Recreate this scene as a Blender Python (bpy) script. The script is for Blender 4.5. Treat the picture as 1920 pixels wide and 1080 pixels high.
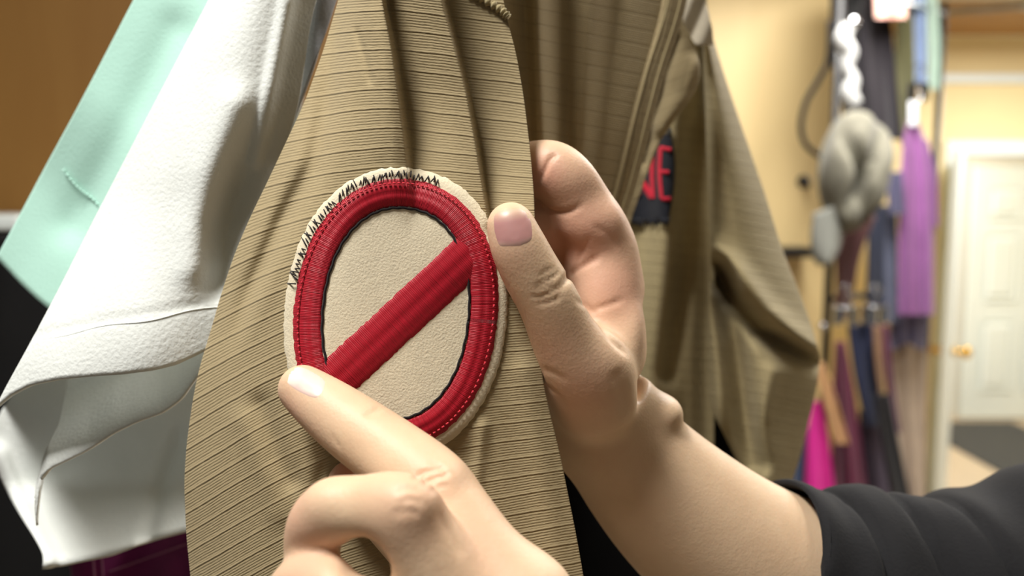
import bpy, math, random
import numpy as np
from mathutils import Vector, Matrix
random.seed(4); rng = np.random.default_rng(7)
for o in list(bpy.data.objects): bpy.data.objects.remove(o)
scene = bpy.context.scene
COL = scene.collection
R = math.radians
# ------------------------------------------------------------------ camera
F = 1500.0                                  # focal length in pixels of a 1920 wide frame
CAM = np.array([0.0, 0.0, 1.70]); PITCH = R(6)
RIGHT = np.array([1.0, 0, 0]); FWD = np.array([0, math.cos(PITCH), -math.sin(PITCH)]); UP = np.array([0, math.sin(PITCH), math.cos(PITCH)])
cd = bpy.data.cameras.new('camera'); cam = bpy.data.objects.new('camera', cd); COL.objects.link(cam)
cam.location = CAM; cam.rotation_euler = (math.pi/2 - PITCH, 0, 0)
cd.sensor_width = 36; cd.lens = 36*F/1920; cd.clip_start = 0.01
cd.dof.use_dof = True; cd.dof.focus_distance = 0.246; cd.dof.aperture_fstop = 7.2
scene.camera = cam
# ------------------------------------------------------------------ world, view
w = bpy.data.worlds.new('world'); scene.world = w; w.use_nodes = True
w.node_tree.nodes['Background'].inputs[0].default_value = (1.0, 0.95, 0.87, 1)
w.node_tree.nodes['Background'].inputs[1].default_value = 0.08
scene.view_settings.view_transform = 'Standard'; scene.view_settings.look = 'None'
scene.view_settings.gamma = 1; scene.view_settings.exposure = 0.0
try: scene.view_settings.use_curve_mapping = False
except Exception: pass
LIGHTS = [  # x, y, z, size x, size y, watts
    (-0.36, 0.00, 2.60, 0.22, 0.4, 20.5),
    (0.62, 0.80, 2.60, 0.3, 0.6, 9.0),
    (1.0, 2.0, 2.60, 0.4, 0.9, 50.0),
    (2.6, 3.3, 2.60, 0.5, 0.9, 56.0),
    (2.7, 5.4, 2.60, 0.5, 0.7, 58.0)]  # last lamp is added, unseen, to brighten the passage door
for i, (x, y, z, sx, sy, wt) in enumerate(LIGHTS):
    ld = bpy.data.lights.new('ceiling_lamp_light', 'AREA'); ld.shape = 'RECTANGLE'; ld.size = sx; ld.size_y = sy
    ld.energy = wt; ld.color = (1.0, 0.97, 0.92)
    lo = bpy.data.objects.new('ceiling_lamp_light', ld); COL.objects.link(lo); lo.location = (x, y, z-0.03)

# ------------------------------------------------------------------ helpers
def C2W(p):
    """camera space (x right, y up, d forward) -> world"""
    p = np.asarray(p, dtype=float)
    return CAM + p[..., 0:1]*RIGHT + p[..., 1:2]*UP + p[..., 2:3]*FWD
def PC(px, py, d):
    """pixel + depth -> camera space"""
    px, py, d = np.broadcast_arrays(np.asarray(px, float), np.asarray(py, float), np.asarray(d, float))
    return np.stack([(px-960)/F*d, (540-py)/F*d, d], -1)
def P(px, py, d): return C2W(PC(px, py, d))
def pl(pts):
    """polyline y -> x through (x, y) points"""
    pts = sorted(pts, key=lambda q: q[1]); xs = np.array([q[0] for q in pts], float); ys = np.array([q[1] for q in pts], float)
    def f(y):
        y = np.asarray(y, float)
        o = np.interp(y, ys, xs)
        lo = y < ys[0]; hi = y > ys[-1]
        s0 = (xs[1]-xs[0])/(ys[1]-ys[0]); s1 = (xs[-1]-xs[-2])/(ys[-1]-ys[-2])
        return np.where(lo, xs[0]+s0*(y-ys[0]), np.where(hi, xs[-1]+s1*(y-ys[-1]), o))
    def g(y):                                   # lightly smoothed
        y = np.asarray(y, float)
        return sum(f(y+k) for k in (-24, -16, -8, 0, 8, 16, 24))/7
    return g
def sstep(a, b, x):
    t = np.clip((np.asarray(x, float)-a)/(b-a), 0, 1); return t*t*(3-2*t)
def dist_poly(x, y, pts):
    """distance from points to a polyline (2D), numpy"""
    best = np.full(np.shape(x), 1e9)
    for (ax, ay), (bx, by) in zip(pts[:-1], pts[1:]):
        dx, dy = bx-ax, by-ay; t = np.clip(((x-ax)*dx+(y-ay)*dy)/(dx*dx+dy*dy), 0, 1)
        best = np.minimum(best, np.hypot(x-ax-t*dx, y-ay-t*dy))
    return best
def fold(x, y, pts, wd): return np.exp(-(dist_poly(x, y, pts)/wd)**2)
def wob(x, y, seed, s=1.0):
    r = np.random.default_rng(seed); o = 0
    for k in range(7):
        a = r.uniform(0, 6.28); f = r.uniform(0.5, 2.0)*0.02/s; o = o + np.sin((x*math.cos(a)+y*math.sin(a))*f + r.uniform(0, 6.28))/(0.6+f*s*50)
    return o/3.0
def mesh_obj(name, verts, faces, mat, parent=None, uv=None, smooth=True, solid=0, offset=0, edges=()):
    me = bpy.data.meshes.new(name); me.from_pydata([tuple(v) for v in np.asarray(verts, float)], list(edges), [tuple(int(i) for i in f) for f in faces])
    if uv is not None:
        l = me.uv_layers.new(name='uv'); idx = np.zeros(len(me.loops), dtype=np.int32); me.loops.foreach_get('vertex_index', idx)
        l.data.foreach_set('uv', np.asarray(uv, np.float32)[idx].ravel())
    if smooth: me.polygons.foreach_set('use_smooth', [True]*len(me.polygons))
    me.materials.append(mat); me.update()
    o = bpy.data.objects.new(name, me); COL.objects.link(o)
    if parent: o.parent = parent
    if solid:
        m = o.modifiers.new('thickness', 'SOLIDIFY'); m.thickness = solid; m.offset = offset
    return o
def empty(name, loc=(0, 0, 0)):
    o = bpy.data.objects.new(name, None); COL.objects.link(o); o.empty_display_size = 0.05
    return o      # kept at the origin of the scene: parts are modelled in world coordinates
def tag(o, label, cat, group=None):
    o['label'] = label; o['category'] = cat
    if group: o['group'] = group
    return o
def struct(o, label=None):
    o['kind'] = 'structure'
    if label: o['label'] = label
    return o
def grid_faces(n, m, closed=False, off=0):
    f = []
    mm = m if closed else m-1
    for i in range(n-1):
        for j in range(mm):
            j2 = (j+1) % m
            f.append((off+i*m+j, off+i*m+j2, off+(i+1)*m+j2, off+(i+1)*m+j))
    return f
def box(name, lo, hi, mat, parent=None, bevel=0.0):
    (a, b, c), (d, e, f) = lo, hi
    v = [(a, b, c), (d, b, c), (d, e, c), (a, e, c), (a, b, f), (d, b, f), (d, e, f), (a, e, f)]
    fc = [(0, 3, 2, 1), (4, 5, 6, 7), (0, 1, 5, 4), (1, 2, 6, 5), (2, 3, 7, 6), (3, 0, 4, 7)]
    o = mesh_obj(name, v, fc, mat, parent, smooth=False)
    if bevel:
        m = o.modifiers.new('bevel', 'BEVEL'); m.width = bevel; m.segments = 2
    return o
def catmull(pts, n=8):
    pts = [np.asarray(p, float) for p in pts]; q = [2*pts[0]-pts[1]]+pts+[2*pts[-1]-pts[-2]]; out = []
    for i in range(1, len(q)-2):
        for k in range(n):
            t = k/n; a, b, c, d = q[i-1], q[i], q[i+1], q[i+2]
            out.append(0.5*((2*b)+(-a+c)*t+(2*a-5*b+4*c-d)*t*t+(-a+3*b-3*c+d)*t**3))
    out.append(pts[-1]); return np.array(out)
def tube_geo(path, rad, seg=10):
    path = np.asarray(path, float); n = len(path); rad = np.broadcast_to(np.asarray(rad, float), (n,))
    V = []; Fc = []; nrm = None
    for i in range(n):
        t = path[min(i+1, n-1)]-path[max(i-1, 0)]; t = t/(np.linalg.norm(t)+1e-12)
        if nrm is None:
            a = np.array([0, 0, 1.0]) if abs(t[2]) < 0.9 else np.array([1.0, 0, 0])
            nrm = np.cross(t, a)
        nrm = nrm-t*np.dot(nrm, t); nrm /= np.linalg.norm(nrm); b = np.cross(t, nrm)
        for k in range(seg):
            a = 2*math.pi*k/seg; V.append(path[i]+rad[i]*(math.cos(a)*nrm+math.sin(a)*b))
    Fc = grid_faces(n, seg, True)
    Fc.append(tuple(range(seg))[::-1]); Fc.append(tuple((n-1)*seg+k for k in range(seg)))
    return V, Fc
def tube(name, path, rad, mat, parent=None, seg=10):
    V, Fc = tube_geo(path, rad, seg); return mesh_obj(name, V, Fc, mat, parent)
def sphere_geo(c, r, seg=14, rings=9, sc=(1, 1, 1)):
    V = []; c = np.asarray(c, float)
    for i in range(rings+1):
        th = math.pi*i/rings
        for k in range(seg):
            a = 2*math.pi*k/seg
            V.append(c+r*np.array([math.sin(th)*math.cos(a)*sc[0], math.sin(th)*math.sin(a)*sc[1], math.cos(th)*sc[2]]))
    return V, grid_faces(rings+1, seg, True)
def join_geo(*gs):
    V = []; Fc = []
    for v, f in gs:
        o = len(V); V += list(v); Fc += [tuple(i+o for i in q) for q in f]
    return V, Fc

# ------------------------------------------------------------------ materials
def newmat(name):
    m = bpy.data.materials.new(name); m.use_nodes = True; nt = m.node_tree
    return m, nt, nt.nodes['Principled BSDF']
def nd(nt, t, **k):
    n = nt.nodes.new(t)
    for a, b in k.items():
        if a in n.inputs.keys(): n.inputs[a].default_value = b
        else: setattr(n, a, b)
    return n
def math_n(nt, op, a, b=None):
    n = nt.nodes.new('ShaderNodeMath'); n.operation = op
    for i, v in ((0, a), (1, b)):
        if v is None: continue
        if isinstance(v, (int, float)): n.inputs[i].default_value = v
        else: nt.links.new(v, n.inputs[i])
    return n.outputs[0]
def mixc(nt, fac, a, b, blend='MIX'):
    n = nt.nodes.new('ShaderNodeMix'); n.data_type = 'RGBA'; n.blend_type = blend
    if isinstance(fac, (int, float)): n.inputs[0].default_value = fac
    else: nt.links.new(fac, n.inputs[0])
    for i, v in ((6, a), (7, b)):
        if isinstance(v, (tuple, list)): n.inputs[i].default_value = (*v[:3], 1)
        else: nt.links.new(v, n.inputs[i])
    return n.outputs[2]
def lin(r, g, b):
    f = lambda c: (c/255/12.92) if c/255 <= 0.04045 else ((c/255+0.055)/1.055)**2.4
    return (f(r), f(g), f(b))
def cloth(name, rgb, var=0.12, nscale=40, weave=0, bump=0.25, rough=0.9, sheen=0.15, alt=None):
    m, nt, b = newmat(name); c = lin(*rgb); tc = nt.nodes.new('ShaderNodeTexCoord')
    n = nd(nt, 'ShaderNodeTexNoise', Scale=nscale, Detail=5.0); nt.links.new(tc.outputs['Object'], n.inputs['Vector'])
    dk = tuple(v*(1-2.2*var) for v in c) if alt is None else lin(*alt)
    lt = tuple(min(1, v*(1+var)) for v in c)
    col = mixc(nt, n.outputs[0], dk, lt); nt.links.new(col, b.inputs['Base Color'])
    b.inputs['Roughness'].default_value = rough; b.inputs['Sheen Weight'].default_value = sheen
    b.inputs['Specular IOR Level'].default_value = 0.2
    n2 = nd(nt, 'ShaderNodeTexNoise', Scale=weave or 900.0, Detail=3.0); nt.links.new(tc.outputs['Object'], n2.inputs['Vector'])
    bp = nd(nt, 'ShaderNodeBump', Strength=bump, Distance=0.0006); nt.links.new(n2.outputs[0], bp.inputs['Height']); nt.links.new(bp.outputs[0], b.inputs['Normal'])
    return m
def plain(name, rgb, rough=0.5, metal=0.0, var=0.0, nscale=8, spec=0.5):
    m, nt, b = newmat(name); c = lin(*rgb); b.inputs['Roughness'].default_value = rough; b.inputs['Metallic'].default_value = metal
    b.inputs['Specular IOR Level'].default_value = spec
    n = nd(nt, 'ShaderNodeTexNoise', Scale=nscale, Detail=4.0); tc = nt.nodes.new('ShaderNodeTexCoord'); nt.links.new(tc.outputs['Object'], n.inputs['Vector'])
    col = mixc(nt, n.outputs[0], tuple(v*(1-var) for v in c), tuple(min(1, v*(1+var)) for v in c)); nt.links.new(col, b.inputs['Base Color'])
    return m
def wood(name, rgb, rgb2, scale=3.0, rough=0.55):
    m, nt, b = newmat(name); tc = nt.nodes.new('ShaderNodeTexCoord')
    mp = nt.nodes.new('ShaderNodeMapping'); mp.inputs['Scale'].default_value = (6, 6, 0.7); nt.links.new(tc.outputs['Object'], mp.inputs['Vector'])
    n = nd(nt, 'ShaderNodeTexNoise', Scale=scale, Detail=6.0, Distortion=0.6); nt.links.new(mp.outputs[0], n.inputs['Vector'])
    col = mixc(nt, n.outputs[0], lin(*rgb), lin(*rgb2)); nt.links.new(col, b.inputs['Base Color']); b.inputs['Roughness'].default_value = rough
    return m
def ripstop(name, rgb, rgb2):
    """khaki cotton: fine ribs, a darker groove line every 6.3 mm.  uv is in millimetres"""
    m, nt, b = newmat(name); uvn = nt.nodes.new('ShaderNodeUVMap'); sp = nt.nodes.new('ShaderNodeSeparateXYZ'); nt.links.new(uvn.outputs[0], sp.inputs[0])
    n1 = nd(nt, 'ShaderNodeTexNoise', Scale=0.09, Detail=2.0); nt.links.new(uvn.outputs[0], n1.inputs['Vector'])
    v = math_n(nt, 'ADD', sp.outputs[1], math_n(nt, 'MULTIPLY', math_n(nt, 'SUBTRACT', n1.outputs[0], 0.5), 0.7))
    rib = math_n(nt, 'SINE', math_n(nt, 'MULTIPLY', v, 2*math.pi/0.9))
    fr = math_n(nt, 'FRACT', math_n(nt, 'DIVIDE', v, 6.3))
    gd = math_n(nt, 'ABSOLUTE', math_n(nt, 'SUBTRACT', fr, 0.5))
    gr = nt.nodes.new('ShaderNodeMapRange'); gr.interpolation_type = 'SMOOTHSTEP'
    nt.links.new(gd, gr.inputs[0]); gr.inputs[1].default_value = 0.0; gr.inputs[2].default_value = 0.10; gr.inputs[3].default_value = 1.0; gr.inputs[4].default_value = 0.0
    mp = nt.nodes.new('ShaderNodeMapping'); mp.inputs['Scale'].default_value = (0.35, 2.2, 1); nt.links.new(uvn.outputs[0], mp.inputs['Vector'])
    n2 = nd(nt, 'ShaderNodeTexNoise', Scale=1.6, Detail=4.0); nt.links.new(mp.outputs[0], n2.inputs['Vector'])
    h = math_n(nt, 'ADD', math_n(nt, 'MULTIPLY', rib, 0.34), math_n(nt, 'MULTIPLY', n2.outputs[0], 1.3))
    h = math_n(nt, 'SUBTRACT', h, math_n(nt, 'MULTIPLY', gr.outputs[0], 1.5))
    bp = nd(nt, 'ShaderNodeBump', Strength=0.55, Distance=0.00035); nt.links.new(h, bp.inputs['Height']); nt.links.new(bp.outputs[0], b.inputs['Normal'])
    n3 = nd(nt, 'ShaderNodeTexNoise', Scale=0.05, Detail=4.0); nt.links.new(uvn.outputs[0], n3.inputs['Vector'])
    col = mixc(nt, n3.outputs[0], lin(*rgb2), lin(*rgb))
    col = mixc(nt, math_n(nt, 'MULTIPLY', n2.outputs[0], 0.6), col, tuple(c*1.22 for c in lin(*rgb)))
    col = mixc(nt, math_n(nt, 'MULTIPLY', gr.outputs[0], 0.16), col, tuple(c*0.45 for c in lin(*rgb2)))   # grooves darker in colour
    nt.links.new(col, b.inputs['Base Color']); b.inputs['Roughness'].default_value = 0.88; b.inputs['Sheen Weight'].default_value = 0.1
    b.inputs['Specular IOR Level'].default_value = 0.2
    return m
def satin(name, rgb, rgb2, period=0.55):
    """embroidery thread: uv in mm, threads run along v"""
    m, nt, b = newmat(name); uvn = nt.nodes.new('ShaderNodeUVMap')
    mp = nt.nodes.new('ShaderNodeMapping'); mp.inputs['Scale'].default_value = (1/period, 0.09, 1); nt.links.new(uvn.outputs[0], mp.inputs['Vector'])
    n = nd(nt, 'ShaderNodeTexNoise', Scale=1.0, Detail=3.0); nt.links.new(mp.outputs[0], n.inputs['Vector'])
    sp = nt.nodes.new('ShaderNodeSeparateXYZ'); nt.links.new(uvn.outputs[0], sp.inputs[0])
    s = math_n(nt, 'SINE', math_n(nt, 'MULTIPLY', sp.outputs[0], 2*math.pi/period))
    h = math_n(nt, 'ADD', math_n(nt, 'MULTIPLY', s, 0.15), math_n(nt, 'MULTIPLY', n.outputs[0], 1.2))
    bp = nd(nt, 'ShaderNodeBump', Strength=0.7, Distance=0.0003); nt.links.new(h, bp.inputs['Height']); nt.links.new(bp.outputs[0], b.inputs['Normal'])
    col = mixc(nt, n.outputs[0], lin(*rgb2), lin(*rgb)); nt.links.new(col, b.inputs['Base Color'])
    b.inputs['Roughness'].default_value = 0.5; b.inputs['Sheen Weight'].default_value = 0.1; b.inputs['Specular IOR Level'].default_value = 0.3
    return m
def nail_mat(name, root, bed, edge):
    m, nt, b = newmat(name); at = nt.nodes.new('ShaderNodeAttribute'); at.attribute_name = 'along'
    r = nt.nodes.new('ShaderNodeMapRange'); nt.links.new(at.outputs['Fac'], r.inputs[0]); r.inputs[1].default_value = -1; r.inputs[2].default_value = 1
    c = nt.nodes.new('ShaderNodeValToRGB'); nt.links.new(r.outputs[0], c.inputs[0]); e = c.color_ramp.elements
    e[0].position = 0.0; e[0].color = (*lin(*root), 1); e[1].position = 1.0; e[1].color = (*lin(*edge), 1)
    for p_, q_ in ((0.2, bed), (0.62, bed), (0.86, edge)):
        k = e.new(p_); k.color = (*lin(*q_), 1)
    nt.links.new(c.outputs[0], b.inputs['Base Color']); b.inputs['Roughness'].default_value = 0.42; b.inputs['Subsurface Weight'].default_value = 0.1; b.inputs['Subsurface Scale'].default_value = 0.002
    return m
def skin_mat():
    m, nt, b = newmat('skin'); tc = nt.nodes.new('ShaderNodeTexCoord')
    at = nt.nodes.new('ShaderNodeAttribute'); at.attribute_name = 'flush'
    n = nd(nt, 'ShaderNodeTexNoise', Scale=70.0, Detail=4.0); nt.links.new(tc.outputs['Object'], n.inputs['Vector'])
    base = mixc(nt, n.outputs[0], lin(206, 174, 142), lin(224, 196, 164))
    f = math_n(nt, 'MULTIPLY', at.outputs['Fac'], 1.0)
    col = mixc(nt, f, base, lin(208, 142, 124)); nt.links.new(col, b.inputs['Base Color'])
    b.inputs['Subsurface Weight'].default_value = 0.15; b.inputs['Subsurface Radius'].default_value = (0.004, 0.0015, 0.0008); b.inputs['Subsurface Scale'].default_value = 0.6
    b.inputs['Roughness'].default_value = 0.5; b.inputs['Specular IOR Level'].default_value = 0.35
    v = nd(nt, 'ShaderNodeTexVoronoi', Scale=1100.0); nt.links.new(tc.outputs['Object'], v.inputs['Vector'])
    n2 = nd(nt, 'ShaderNodeTexNoise', Scale=420.0, Detail=4.0); nt.links.new(tc.outputs['Object'], n2.inputs['Vector'])
    h = math_n(nt, 'ADD', math_n(nt, 'MULTIPLY', v.outputs['Distance'], 0.5), n2.outputs[0])
    bp = nd(nt, 'ShaderNodeBump', Strength=0.17, Distance=0.0005); nt.links.new(h, bp.inputs['Height']); nt.links.new(bp.outputs[0], b.inputs['Normal'])
    return m
M = dict(
    khaki=ripstop('khaki_ripstop', (164, 148, 114), (144, 128, 96)),
    khaki_lt=ripstop('khaki_cotton', (168, 154, 118), (148, 134, 99)),
    skin=skin_mat(),
    nail=nail_mat('fingernail', (226, 200, 184), (226, 196, 186), (238, 226, 212)),
    nail_pink=nail_mat('fingernail_rosy', (214, 182, 168), (188, 138, 134), (206, 174, 150)),
    cream=cloth('cream_felt', (226, 214, 186), 0.06, 300, 1500, 0.35),
    red=satin('red_satin_thread', (186, 14, 40), (140, 4, 24)),
    black_thread=cloth('black_thread', (34, 30, 32), 0.2, 300),
    white_tee=cloth('white_jersey', (226, 230, 226), 0.04, 60, 700, 0.5),
    grey_tee=cloth('grey_marl_jersey', (176, 178, 182), 0.14, 900, 900, 0.4),
    mint=cloth('mint_cotton', (182, 224, 210), 0.06, 30, 1000, 0.3),
    black_knit=cloth('black_knit', (33, 33, 35), 0.12, 60, 800, 0.3, sheen=0.02),
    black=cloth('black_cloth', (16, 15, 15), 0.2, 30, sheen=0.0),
    brown_wall=wood('brown_panel', (146, 102, 46), (164, 122, 62)),
    tan_wall=wood('light_wood_panel', (222, 196, 140), (232, 208, 154), 1.5),
    cream_wall=plain('cream_paint', (234, 214, 164), 0.8, var=0.03),
    pale_wall=plain('pale_beige_paint', (226, 222, 208), 0.8, var=0.02),
    ceiling=plain('white_ceiling_paint', (232, 228, 216), 0.9, var=0.02),
    floor=wood('tan_floor_board', (170, 152, 126), (188, 170, 142), 2.0),
    white_paint=plain('white_gloss_paint', (226, 234, 232), 0.4, var=0.01),
    brass=plain('brass', (212, 170, 70), 0.25, 1.0, 0.05),
    chrome=plain('chrome', (205, 208, 212), 0.15, 1.0, 0.03),
    steel=plain('dull_steel', (150, 148, 146), 0.35, 1.0, 0.05),
    black_metal=plain('black_metal', (22, 21, 22), 0.4, 0.2, 0.1),
    dark_mat=cloth('dark_floor_mat', (52, 52, 50), 0.15, 60),
    letter_red=cloth('red_letter_thread', (196, 36, 58), 0.12, 300),
    tape=cloth('black_woven_tape', (34, 36, 44), 0.2, 200),
)

# ------------------------------------------------------------------ room
def wpx(px, py, y):
    """world point on the plane Y = y seen at pixel"""
    r = RIGHT*((px-960)/F)+UP*((540-py)/F)+FWD; t = (y-CAM[1])/r[1]; return CAM+r*t
ZC = 2.62; YB = 4.55
struct(box('floor', (-2.2, -1.2, -0.05), (4.2, 7.0, 0.0), M['floor']), 'tan board floor')
struct(box('ceiling', (-2.2, -1.2, ZC), (4.2, 7.0, ZC+0.05), M['ceiling']), 'white ceiling')
struct(box('wall_left', (-2.2, 1.25, 0), (-0.22, 1.31, ZC), M['brown_wall']), 'orange brown wooden wall panel behind the shirts')
struct(box('wall_center', (-0.22, 3.05, 0), (1.21, 3.11, ZC), M['tan_wall']), 'light wooden wall panel behind the jumpsuit')
struct(box('wall_side', (1.15, 3.11, 0), (1.21, YB, ZC), M['tan_wall']))
# back wall with a doorway
dl = wpx(1775, 600, YB)[0]; dtop = wpx(1850, 292, YB)[2]; dr = dl+0.86
bw = struct(box('wall_back', (1.21, YB, 0), (dl, YB+0.1, ZC), M['cream_wall']), 'cream painted wall around the doorway')
box('wall_piece', (dl, YB, dtop), (dr, YB+0.1, ZC), M['cream_wall'], bw); box('wall_piece', (dr, YB, 0), (4.2, YB+0.1, ZC), M['cream_wall'], bw)
struct(box('wall_right', (4.2, -1.2, 0), (4.26, 7.0, ZC), M['pale_wall']))
struct(box('wall_hall', (1.2, 6.3, 0), (4.2, 6.36, ZC), M['pale_wall']), 'cream wall of the passage beyond the doorway')
t1 = struct(box('trim_1', (dl-0.07, YB-0.03, 0), (dl, YB+0.1, dtop+0.08), M['white_paint'], bevel=0.008), 'white door casing')
box('casing_head', (dl, YB-0.03, dtop), (dr, YB+0.1, dtop+0.08), M['white_paint'], t1, 0.008)
box('casing_side', (dr, YB-0.03, 0), (dr+0.07, YB+0.1, dtop+0.08), M['white_paint'], t1, 0.008)
zz = wpx(1850, 150, YB)[2]
struct(box('wall_strip', (1.21, YB-0.03, zz-0.02), (4.2, YB, zz+0.03), M['white_paint'], bevel=0.006), 'white strip along the cream wall')  # raised white strip across the back wall
def panel_door(name, x0, x1, y, z1, mat):
    t = 0.04; d = box(name, (x0, y, 0.01), (x1, y+t, z1), mat, bevel=0.004)
    wv = x1-x0; st = wv*0.14; mid = wv*0.12; pw = (wv-2*st-mid)/2
    for (za, zb) in ((0.12, 0.40), (0.48, 0.74), (0.80, 0.92)):
        for k in range(2):
            xa = x0+st+k*(pw+mid); pa, pb = z1*za, z1*zb
            # raised field with a recessed moulding round it
            g = 0.02
            V = [(xa, y, pa), (xa+pw, y, pa), (xa+pw, y, pb), (xa, y, pb), (xa+g, y+0.012, pa+g), (xa+pw-g, y+0.012, pa+g), (xa+pw-g, y+0.012, pb-g), (xa+g, y+0.012, pb-g),
                 (xa+2.4*g, y-0.004, pa+2.4*g), (xa+pw-2.4*g, y-0.004, pa+2.4*g), (xa+pw-2.4*g, y-0.004, pb-2.4*g), (xa+2.4*g, y-0.004, pb-2.4*g)]
            V = [(a, b-0.014, c) for a, b, c in V]
            Fc = [(0, 1, 5, 4), (1, 2, 6, 5), (2, 3, 7, 6), (3, 0, 4, 7), (4, 5, 9, 8), (5, 6, 10, 9), (6, 7, 11, 10), (7, 4, 8, 11), (8, 9, 10, 11)]
            mesh_obj('door_panel', V, Fc, mat, d, smooth=False)
    return d
hx0 = wpx(1812, 600, 6.2)[0]
d2 = struct(panel_door('door_2', hx0, hx0+0.84, 6.2, wpx(1850, 312, 6.2)[2], M['white_paint']), 'white panelled door at the end of the passage')
# open door leaf, seen almost edge on, hinged at the left jamb, with a brass knob on each face
d1 = panel_door('door_1', 0, 0.80, 0, dtop-0.01, M['white_paint'])
struct(d1, 'white door standing open, brass knobs on both faces')
ang = math.atan2(wpx(1762, 640, 3.85)[1]-YB, wpx(1762, 640, 3.85)[0]-dl)
d1.rotation_euler = (0, 0, ang); d1.location = (dl, YB-0.02, 0)
for s in (-1, 1):
    yk = -0.03 if s < 0 else 0.07
    g = join_geo(sphere_geo((0.735, yk+s*0.035, 0.98), 0.03, sc=(1, 0.8, 1)), tube_geo([(0.735, yk+s*0.02, 0.98), (0.735, yk-s*0.035, 0.98)], 0.011), tube_geo([(0.735, yk-s*0.012, 0.98), (0.735, yk-s*0.02, 0.98)], 0.03, 14))
    mesh_obj('door_knob', g[0], g[1], M['brass'], d1)['label'] = 'round brass door knob'
mt = box('floor_mat', (wpx(1812, 860, 5.3)[0], 4.75, 0.0), (3.9, 6.1, 0.012), M['dark_mat'], bevel=0.003); tag(mt, 'dark grey mat on the floor below the far door', 'mat')
for i, (x, y, z, sx, sy, wt) in enumerate(LIGHTS):
    t = empty('ceiling_light')
    box('housing', (x-sx/2-0.02, y-sy/2-0.02, z-0.02), (x+sx/2+0.02, y+sy/2+0.02, ZC), M['white_paint'], t)
    tag(t, 'white rectangular ceiling light fitting '+('above the pointing hand', 'above the jumpsuit', 'above the cap', 'in front of the doorway', 'added unseen to brighten the passage door')[i], 'light', 'ceiling lights')
# shelf, rail and things at the upper right
zs = wpx(1850, 2, 3.75)[2]
sh = box('upper_shelf', (1.9, 3.75, zs), (4.15, 4.5, zs+0.03), M['brown_wall']); tag(sh, 'brown wooden shelf above the steel clothes rail', 'shelf')
a = P(1752, 24, 3.6); b = P(2050, 2, 3.6)
tag(tube('clothes_rail', [a, b], 0.014, M['steel'], seg=14), 'grey steel clothes rail near the top right corner', 'rail')
sb = box('wall_shelf', wpx(1478, 473, 3.0)-np.array([0.6, 0.12, 0.012]), wpx(1512, 462, 3.0)+np.array([0, 0.045, 0.0]), M['black_metal'], bevel=0.003); tag(sb, 'narrow dark shelf fixed to the light wooden panel', 'shelf')
hk = empty('wall_hook'); q = wpx(1506, 340, 3.05)
g = join_geo(tube_geo([q, q-np.array([0, 0.03, 0])], 0.012), tube_geo(catmull([q-np.array([0, 0.03, 0]), q-np.array([0, 0.05, 0.02]), q-np.array([0, 0.06, 0.0])], 5), 0.007))
hko = mesh_obj('hook', g[0], g[1], M['black_metal'], hk); g = tube_geo([q+np.array([0, 0, 0]), q-np.array([0, 0.006, 0])], 0.024, 16); mesh_obj('back_plate', g[0], g[1], M['black_metal'], hk)
tag(hk, 'small dark hook on the light wooden panel', 'hook')

# ------------------------------------------------------------------ far rack of clothes
def hang(name, L, Rr, y0, y1, d, mat, waves=3, amp=0.012, thick=0.03, seed=0, ny=26, nx=30, parent=None, hem=0.0):
    """a garment as a closed, flattened, softly pleated tube: L and Rr are its outline, at distance d"""
    L, Rr = pl(L), pl(Rr); ys = np.linspace(y0, y1, ny); V = []; r = np.random.default_rng(seed); ph = r.uniform(0, 6.28, 4)
    for yv in ys:
        xl, xr = float(L(yv)), float(Rr(yv)); t = (yv-y0)/(y1-y0)
        sx = np.linspace(0, 1, nx)
        hz = hem*np.sin(sx*9+ph[3])*t
        f = amp*(0.35+0.65*t)*(np.sin(sx*waves*6.28+ph[0]+0.6*math.sin(3*t+ph[1]))+0.5*np.sin(sx*waves*11+ph[2]))
        edge = np.sqrt(np.clip(1-(2*sx-1)**4, 0, 1))
        front = P(xl+(xr-xl)*sx, yv+hz, d-thick*0.5*edge+f); back = P((xl+(xr-xl)*sx)[::-1][1:-1], (yv+hz*np.ones(nx))[::-1][1:-1], (d+thick*0.5*edge+f)[::-1][1:-1])
        V += list(front)+list(back)
    m = 2*nx-2; Fc = grid_faces(ny, m, True)
    Fc.append(tuple(range(m))[::-1])
    return mesh_obj(name, V, Fc, mat, parent)
def CL(n, rgb, **k): return cloth(n, rgb, nscale=14, **k)
rack = empty('garment_rack')
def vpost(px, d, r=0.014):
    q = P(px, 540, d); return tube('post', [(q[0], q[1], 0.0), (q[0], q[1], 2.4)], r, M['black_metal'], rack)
vpost(1553, 2.5, 0.013); vpost(1741, 2.9, 0.012)  # second post is made up, its black stands in for shade by the door
a = P(1553, 540, 2.5); b2 = P(1741, 540, 2.9)
def rail(z): tube('rail', [(a[0], a[1], z), (b2[0], b2[1], z)], 0.012, M['chrome'], rack, 12)
rail(2.36); rail(1.40)
q = P(1600, 42, 2.35); g = sphere_geo(q, 0.017); mesh_obj('rail_knob', g[0], g[1], M['chrome'], rack)
q = P(1543, 612, 2.44); g = sphere_geo(q, 0.013); mesh_obj('rail_knob', g[0], g[1], M['chrome'], rack)
tag(rack, 'black two tier garment rack with chrome rails beside the door', 'rack')
def garment(name, label, cat, *a, **k):
    o = hang(name, *a, **k); tag(o, label, cat); return o
garment('jacket', 'charcoal jacket hanging above the grey cap', 'jacket', [(1560, -60), (1566, 120), (1590, 280)], [(1650, -60), (1672, 40), (1690, 255)], -60, 262, 2.62, CL('charcoal_cloth', (36, 32, 37)), waves=2, amp=0.02)
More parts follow.
